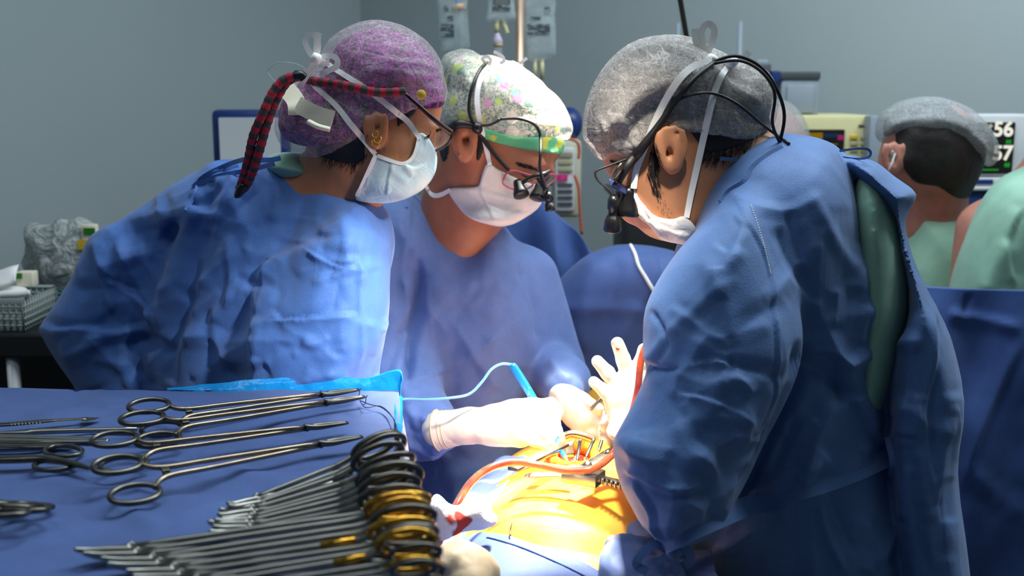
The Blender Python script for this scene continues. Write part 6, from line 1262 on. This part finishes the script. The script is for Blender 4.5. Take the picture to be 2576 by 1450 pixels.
cbox(2440, 448, 2610, 470, 2.60, .03, 'shelf_lip', M_['white'], mo, .003)
cbox(2452, 452, 2500, 464, 2.595, .01, 'port_row', M_['navyb'], mo, .002)
text(mo, '56', 2498, 342, 36, 2.608, M_['scr_white'], bold=.03); text(mo, '57', 2496, 402, 36, 2.608, M_['scr_white'], bold=.03); text(mo, '*', 2486, 330, 18, 2.608, M_['scr_white'])
for (x, y) in ((2540, 362), (2536, 420)): text(mo, '88', x - 10, y, 10, 2.607, M_['scr_green'], bold=.04)
for i, (x, y, w_) in enumerate(((2470, 372, 26), (2472, 426, 40), (2470, 320, 20))): cbox(x, y, x + w_, y + 3, 2.606, .002, 'trace_line', M_['scr_green'], mo, 0)
st = thing('monitor_cart', 'navy blue cart carrying the patient monitor at the right', 'cart', P(2500, 600, 2.62) * (1, 1, 0))
cbox(2415, 476, 2640, 620, 2.60, .22, 'cart_body', M_['navyb'], st, .01); cbox(2420, 622, 2640, 1000, 2.61, .20, 'cabinet', M_['navyb'], st, .01, zlo=.06); cbox(2430, 470, 2640, 480, 2.59, .24, 'cart_top', M_['white'], st, .003)
vt = thing('ventilator', 'beige ventilator with a dark amber lit display, behind the right surgeon', 'ventilator', P(2080, 460, Yv))
cbox(1940, 290, 2198, 470, Yv, .3, 'case', M_['beige'], vt, .01); cbox(1985, 326, 2126, 440, Yv - .008, .01, 'screen', M_['scr_black'], vt, .002)
cbox(2012, 334, 2070, 350, Yv - .011, .003, 'screen_amber_bar', M_['scr_amber'], vt, 0); cbox(2072, 336, 2110, 346, Yv - .011, .003, 'screen_blue_bar', M_['scr_blue'], vt, 0); cbox(1990, 362, 2108, 364, Yv - .011, .003, 'screen_line', M_['scr_amber'], vt, 0)
cbox(2108, 340, 2122, 352, Yv - .011, .003, 'screen_red_mark', M_['scr_pink'], vt, 0)
for i in range(7):
    for j in range(2): cbox(2140 + j * 26, 340 + i * 16, 2158 + j * 26, 350 + i * 16, Yv - .006, .008, 'key', M_['keyy'] if (i == 0 and j == 0) else M_['key'], vt, .001)
cbox(2160, 314, 2186, 320, Yv - .002, .004, 'badge', M_['greyd'], vt, 0)
vc = thing('equipment_rack', 'dark rack under the beige ventilator', 'rack', P(2080, 600, Yv) * (1, 1, 0)); cbox(1950, 474, 2200, 1000, Yv + .02, .3, 'rack_body', M_['greyd'], vc, .01, zlo=.02); cbox(1940, 470, 2205, 476, Yv, .32, 'rack_shelf', M_['grey'], vc, .002)
cbox(2180, 292, 2222, 470, Yv - .05, .05, 'side_panel', M_['grey'], vc, .004)
gb = thing('grey_console', 'grey console box standing on the ventilator top', 'console', P(2010, 285, Yv + .05)); cbox(1962, 186, 2064, 290, Yv + .05, .2, 'case', M_['grey'], gb, .006); cbox(1962, 180, 2066, 200, Yv + .045, .21, 'lid', M_['greyd'], gb, .004); cbox(1942, 178, 1964, 208, Yv + .04, .05, 'blue_corner', M_['navyb'], gb, .003); cbox(1978, 214, 2050, 284, Yv + .045, .006, 'front_panel', M_['grey'], gb, .002)
gc = thing('grey_device', 'small dark grey device beside the grey console, partly behind the cap', 'device', P(1920, 285, Yv + .1)); cbox(1880, 160, 1942, 290, Yv + .1, .12, 'case', M_['greyd'], gc, .006); cbox(1902, 150, 1934, 165, Yv + .1, .08, 'knob_block', M_['grey'], gc, .004)
p = P(1862, 150, 2.95); q = P(1862, 54, 2.95); tag(obj('grey_post', tube([(p[0], p[1], 1.3), q], .0068, 12, sm=0), M_['grey']), 'thin grey upright post above the right surgeon cap', 'post')
p = P(1706, 120, 2.95); q = P(1706, 58, 2.95); tag(obj('grey_post', tube([(p[0], p[1], 1.3), q], .0048, 12, sm=0), M_['grey']), 'faint short grey post left of the black cable', 'post')
a = P(1730, 110, 2.3); b = P(1708, -20, 2.3); d = (b - a) / (b - a)[2]; tag(obj('hanging_cable', tube([a + d * (-.3), a, b, b + d * (2.93 - b[2])], .0055, 10, sm=0), M_['black']), 'black cable hanging from the ceiling behind the right surgeon', 'cable')
dk = thing('dark_cabinet', 'dark equipment cabinet behind the right surgeon chin', 'cabinet', P(1720, 700, 2.9) * (1, 1, 0)); cbox(1560, 505, 1860, 1000, 2.9, .3, 'cabinet_body', M_['dark'], dk, .02, zlo=.02); cbox(1545, 490, 1880, 506, 2.88, .34, 'cabinet_top', M_['greyd'], dk, .006)
# infusion stand with bags, pump
iv = thing('infusion_stand', 'brushed infusion stand pole behind the middle woman', 'stand', P(1308, 500, 2.7) * (1, 1, 0))
p = P(1308, 0, 2.7); obj('pole', tube([(p[0], p[1], .06), (p[0], p[1], p[2] + .25)], .0105, 14, sm=0), M_['pole'], iv)
for k in range(5): a_ = 2 * math.pi * k / 5; obj('foot', tube([(p[0], p[1], .08), (p[0] + .28 * math.cos(a_), p[1] + .28 * math.sin(a_), .03)], .012, 8, sm=0), M_['steel_dark'], iv)
obj('hook_bar', tube([(p[0] - .2, p[1] - .02, p[2] + .25), (p[0] + .12, p[1] - .02, p[2] + .25)], .005, 8, sm=0), M_['steel'], iv)
def bag(name, label, poly, Y, T, prints, tubes, hang=None):
    t = thing(name, label, 'infusion bag', P(*np.mean(poly, 0), Y), 'infusion bags hanging in the background')
    def f(fd): fd.pil(poly, Y, T, T * 1.4, k=.005, sm=2)
    p_ = np.array(poly); shell('bag_film', t, f, P(p_[:, 0].min() - 20, p_[:, 1].max() + 20, Y - T - .02), P(p_[:, 0].max() + 20, p_[:, 1].min() - 20, Y + T + .04), M_['ivfilm'], hf=.004, amp=.001, sc_=12)
    for (x0, y0, x1, y1, m) in prints: cbox(x0, y0, x1, y1, Y - T - .003, .0015, 'label_print', M_[m], t, 0)
    for pts, r_, m in tubes: obj('port_tube', tube([P(*q, Y) for q in pts], [M(v, Y) for v in (r_ if hasattr(r_, '__len__') else [r_] * 2)], 10), M_[m], t)
    if hang: a = P(*hang, Y); obj('hanger_loop', tube([a, (a[0], Y, p[2] + .25)], .0015, 6, sm=0), M_['strap'], t)
bag('infusion_bag', 'clear infusion bag with a peach cap and grey print, left of the stand', [(1102, -60), (1170, -60), (1176, 20), (1182, 100), (1180, 128), (1140, 135), (1110, 132), (1104, 60)], 2.72, .018, [(1108, 60, 1142, 94, 'ivprint'), (1124, 40, 1140, 52, 'ivprint'), (1116, 14, 1128, 28, 'ivprint')], [([(1150, 0), (1153, 12)], [5, 5], 'blue_plastic'), ([(1153, 10), (1155, 28)], [20, 19], 'peach'), ([(1155, 28), (1160, 80), (1162, 130)], [10, 10, 10], 'ivfilm')], (1136, -60))
bag('infusion_bag', 'clear infusion bag with two ports and drip chamber, in the middle', [(1230, -70), (1290, -70), (1294, 10), (1299, 40), (1294, 52), (1275, 56), (1245, 60), (1230, 56), (1222, 46), (1228, 20)], 2.66, .016, [(1238, -10, 1284, 28, 'ivprint'), (1245, -4, 1276, 12, 'strap')], [([(1250, 50), (1250, 84)], [6, 6], 'ivyellow'), ([(1264, 50), (1272, 72), (1276, 84)], [6, 6, 6], 'ivyellow'), ([(1250, 82), (1252, 100), (1253, 108)], [5, 12, 13], 'lilac'), ([(1253, 108), (1253, 118)], [12, 11], 'peach'), ([(1253, 118), (1254, 200)], [10, 10], 'ivfilm')], (1260, -70))
bag('infusion_bag', 'large clear infusion bag half full, right of the stand', [(1322, -60), (1394, -60), (1397, 40), (1400, 130), (1392, 142), (1355, 152), (1325, 146), (1320, 60)], 2.72, .02, [(1326, 60, 1384, 88, 'ivprint'), (1370, 14, 1384, 34, 'ivprint'), (1334, 42, 1360, 50, 'ivprint')], [([(1346, 148), (1346, 200)], [5, 5], 'ivyellow'), ([(1364, 148), (1364, 200)], [5, 5], 'ivyellow')], (1358, -60))
pu = thing('infusion_pump', 'beige infusion pump with a pink display beyond the middle woman', 'pump', P(1430, 450, 2.62))
cbox(1392, 352, 1464, 548, 2.62, .12, 'case', M_['cream'], pu, .012); cbox(1396, 372, 1446, 532, 2.612, .012, 'front_panel', M_['white'], pu, .004); cbox(1400, 440, 1428, 454, 2.606, .008, 'display', M_['scr_pink'], pu, .001)
for i in range(3): cbox(1404, 384 + i * 18, 1440, 396 + i * 18, 2.607, .006, 'key', M_['key'], pu, .001)
for i in range(4): cbox(1402, 462 + i * 16, 1440, 468 + i * 16, 2.608, .004, 'vent_slot', M_['greyd'], pu, 0)
pc = P(1400, 450, 2.70); obj('mount_bracket', bx(((pc[0] + P(1308, 0, 2.7)[0]) / 2, 2.70, pc[2]), (abs(pc[0] - P(1308, 0, 2.7)[0]) + .03, .03, .03), bev=.004), M_['greyd'], pu)
o = tag(shell('dome_cover', None, lambda fd: fd.ell(P(1432, 312, 2.7), (.032, .04, .040), k=.01), P(1380, 370, 2.6), P(1490, 250, 2.8), M_['navyb'], hf=.004, amp=.0), 'rounded blue cover on top of the infusion pump', 'cover')
for pts, lb in (([(1395, 352, 2.59), (1430, 350, 2.59), (1452, 358, 2.59), (1457, 378, 2.59), (1455, 400, 2.59)], 'orange tubing looped over the top of the infusion pump'), ([(1445, 440, 2.58), (1455, 470, 2.58), (1458, 520, 2.58), (1464, 590, 2.58)], 'orange tubing hanging along the right side of the infusion pump')):
    tag(obj('tubing', tube([P(*q) for q in pts], .0035, 8), M_['orange_t']), lb, 'tubing', 'orange tubing at the infusion pump')
# monitor behind the woman on the left
dm = thing('display', 'navy framed display glowing pale behind the woman on the left', 'display', P(600, 420, 2.6))
cbox(536, 276, 720, 430, 2.6, .05, 'frame', M_['navyb'], dm, .012); cbox(554, 296, 702, 414, 2.592, .01, 'screen', M_['scr_grey'], dm, .003); a = P(630, 430, 2.62); obj('stand_pole', tube([(a[0], a[1], .03), tuple(a)], .02, 12, sm=0), M_['greyd'], dm); obj('stand_base', lathe([(0, .2), (.03, .19), (.05, .04)], (a[0], a[1], .001), (a[0], a[1], 1)), M_['greyd'], dm)
# small trolley at the left with baskets, bag
tr = thing('trolley', 'dark shelf trolley with a white leg at the far left', 'trolley', P(60, 900, 2.3) * (1, 1, 0))
z0 = P(60, 800, 2.3)[2]
BX('shelf', (-1.35, 2.14, z0 - .05), (-.72, 2.60, z0), M_['dark'], tr, .006); BX('lower_shelf', (-1.35, 2.14, .40), (-.72, 2.60, .43), M_['dark'], tr, .006); BX('back_panel', (-1.35, 2.55, .43), (-.72, 2.58, z0 - .05), M_['dark'], tr, .003)
a = P(30, 880, 2.16)
for x in (a[0], -.74, -1.33):
    for y in (2.16, 2.57): obj('leg', tube([(x, y, 0), (x, y, z0 - .05)], .0125, 12, sm=0), M_['white'], tr)
def basket(label, x0, x1, y0, y1, z, h, m):
    t = thing('basket', label, 'basket', ((x0 + x1) / 2, (y0 + y1) / 2, z), 'plastic baskets on the trolley')
    obj('basket_floor', bx(((x0 + x1) / 2, (y0 + y1) / 2, z + .003), (x1 - x0, y1 - y0, .004)), m, t, smooth=False)
    obj('rim', tube([(x0, y0, z + h), (x1, y0, z + h), (x1, y1, z + h), (x0, y1, z + h)], .004, 8, closed=True, sm=0), m, t)
    ms = []
    for (ax, ay, bx_, by) in ((x0, y0, x1, y0), (x1, y0, x1, y1), (x1, y1, x0, y1), (x0, y1, x0, y0)):
        L = math.hypot(bx_ - ax, by - ay); n = int(L / .012)
        for i in range(n + 1): u = i / n; ms.append(tube([(ax + (bx_ - ax) * u, ay + (by - ay) * u, z), (ax + (bx_ - ax) * u, ay + (by - ay) * u, z + h)], .0028, 4, sm=0))
        for k in range(1, 5): ms.append(tube([(ax, ay, z + h * k / 5), (bx_, by, z + h * k / 5)], .0028, 4, sm=0))
    obj('mesh_wall', join(*ms), m, t)['kind'] = 'stuff'
    return t
b1 = P(80, 795, 2.2); basket('white perforated basket with folded paper at the left frame edge', -1.22, b1[0], 2.16, 2.32, z0 + .001, .062, M_['basket'])
b2 = P(170, 780, 2.44); basket('greenish perforated basket under the crumpled bag', P(76, 780, 2.44)[0], P(280, 780, 2.44)[0], 2.36, 2.52, z0 + .001, .05, M_['basketg'])
o = tag(obj('folded_paper', sheet([[P(-60, 700, 2.22), P(20, 672, 2.22), P(48, 664, 2.24)], [P(-60, 735, 2.18), P(20, 716, 2.18), P(34, 705, 2.18)]], 6, 5, .003, .004, 20), M_['strap']), 'folded white paper sheet sticking up from the left basket', 'paper')
o = tag(obj('paper_pad', sheet([[P(-60, 728, 2.24), P(20, 722, 2.24), P(60, 730, 2.24)], [P(-60, 745, 2.17), P(20, 742, 2.17), P(76, 738, 2.17)]], 6, 5, .012, .004, 20), M_['strap']), 'flat white pad lying across the left basket', 'paper')
tb_ = thing('medicine_box', 'small cream box with a green patch in the left basket', 'box', P(62, 715, 2.25)); cbox(40, 686, 80, 722, 2.22, .03, 'carton', M_['tape'], tb_, .002); cbox(40, 688, 54, 702, 2.217, .002, 'green_patch', M_['leaf'], tb_, 0)
def f(fd): fd.pil([(60, 640), (58, 590), (90, 572), (130, 566), (150, 550), (175, 568), (200, 556), (228, 572), (245, 600), (260, 660), (250, 715), (180, 735), (110, 728), (76, 700)], 2.44, .07, .05, k=.01, sm=2)
sb = thing('crumpled_bag', 'crumpled translucent white plastic bag piled in the greenish basket', 'bag', P(150, 720, 2.44))
shell('bag_film', sb, f, P(20, 760, 2.33), P(300, 530, 2.55), M_['bag'], hf=.004, amp=.022, sc_=16, an=(1, 1, 1), sm=0)
pk = thing('green_packet', 'small packet with green and orange print beside the crumpled bag', 'packet', P(222, 600, 2.38)); cbox(206, 566, 240, 630, 2.36, .02, 'packet_body', M_['tape'], pk, .003); cbox(210, 574, 238, 590, 2.357, .002, 'green_print', M_['leaf'], pk, 0); cbox(196, 604, 218, 628, 2.357, .002, 'orange_print', M_['keyy'], pk, 0)
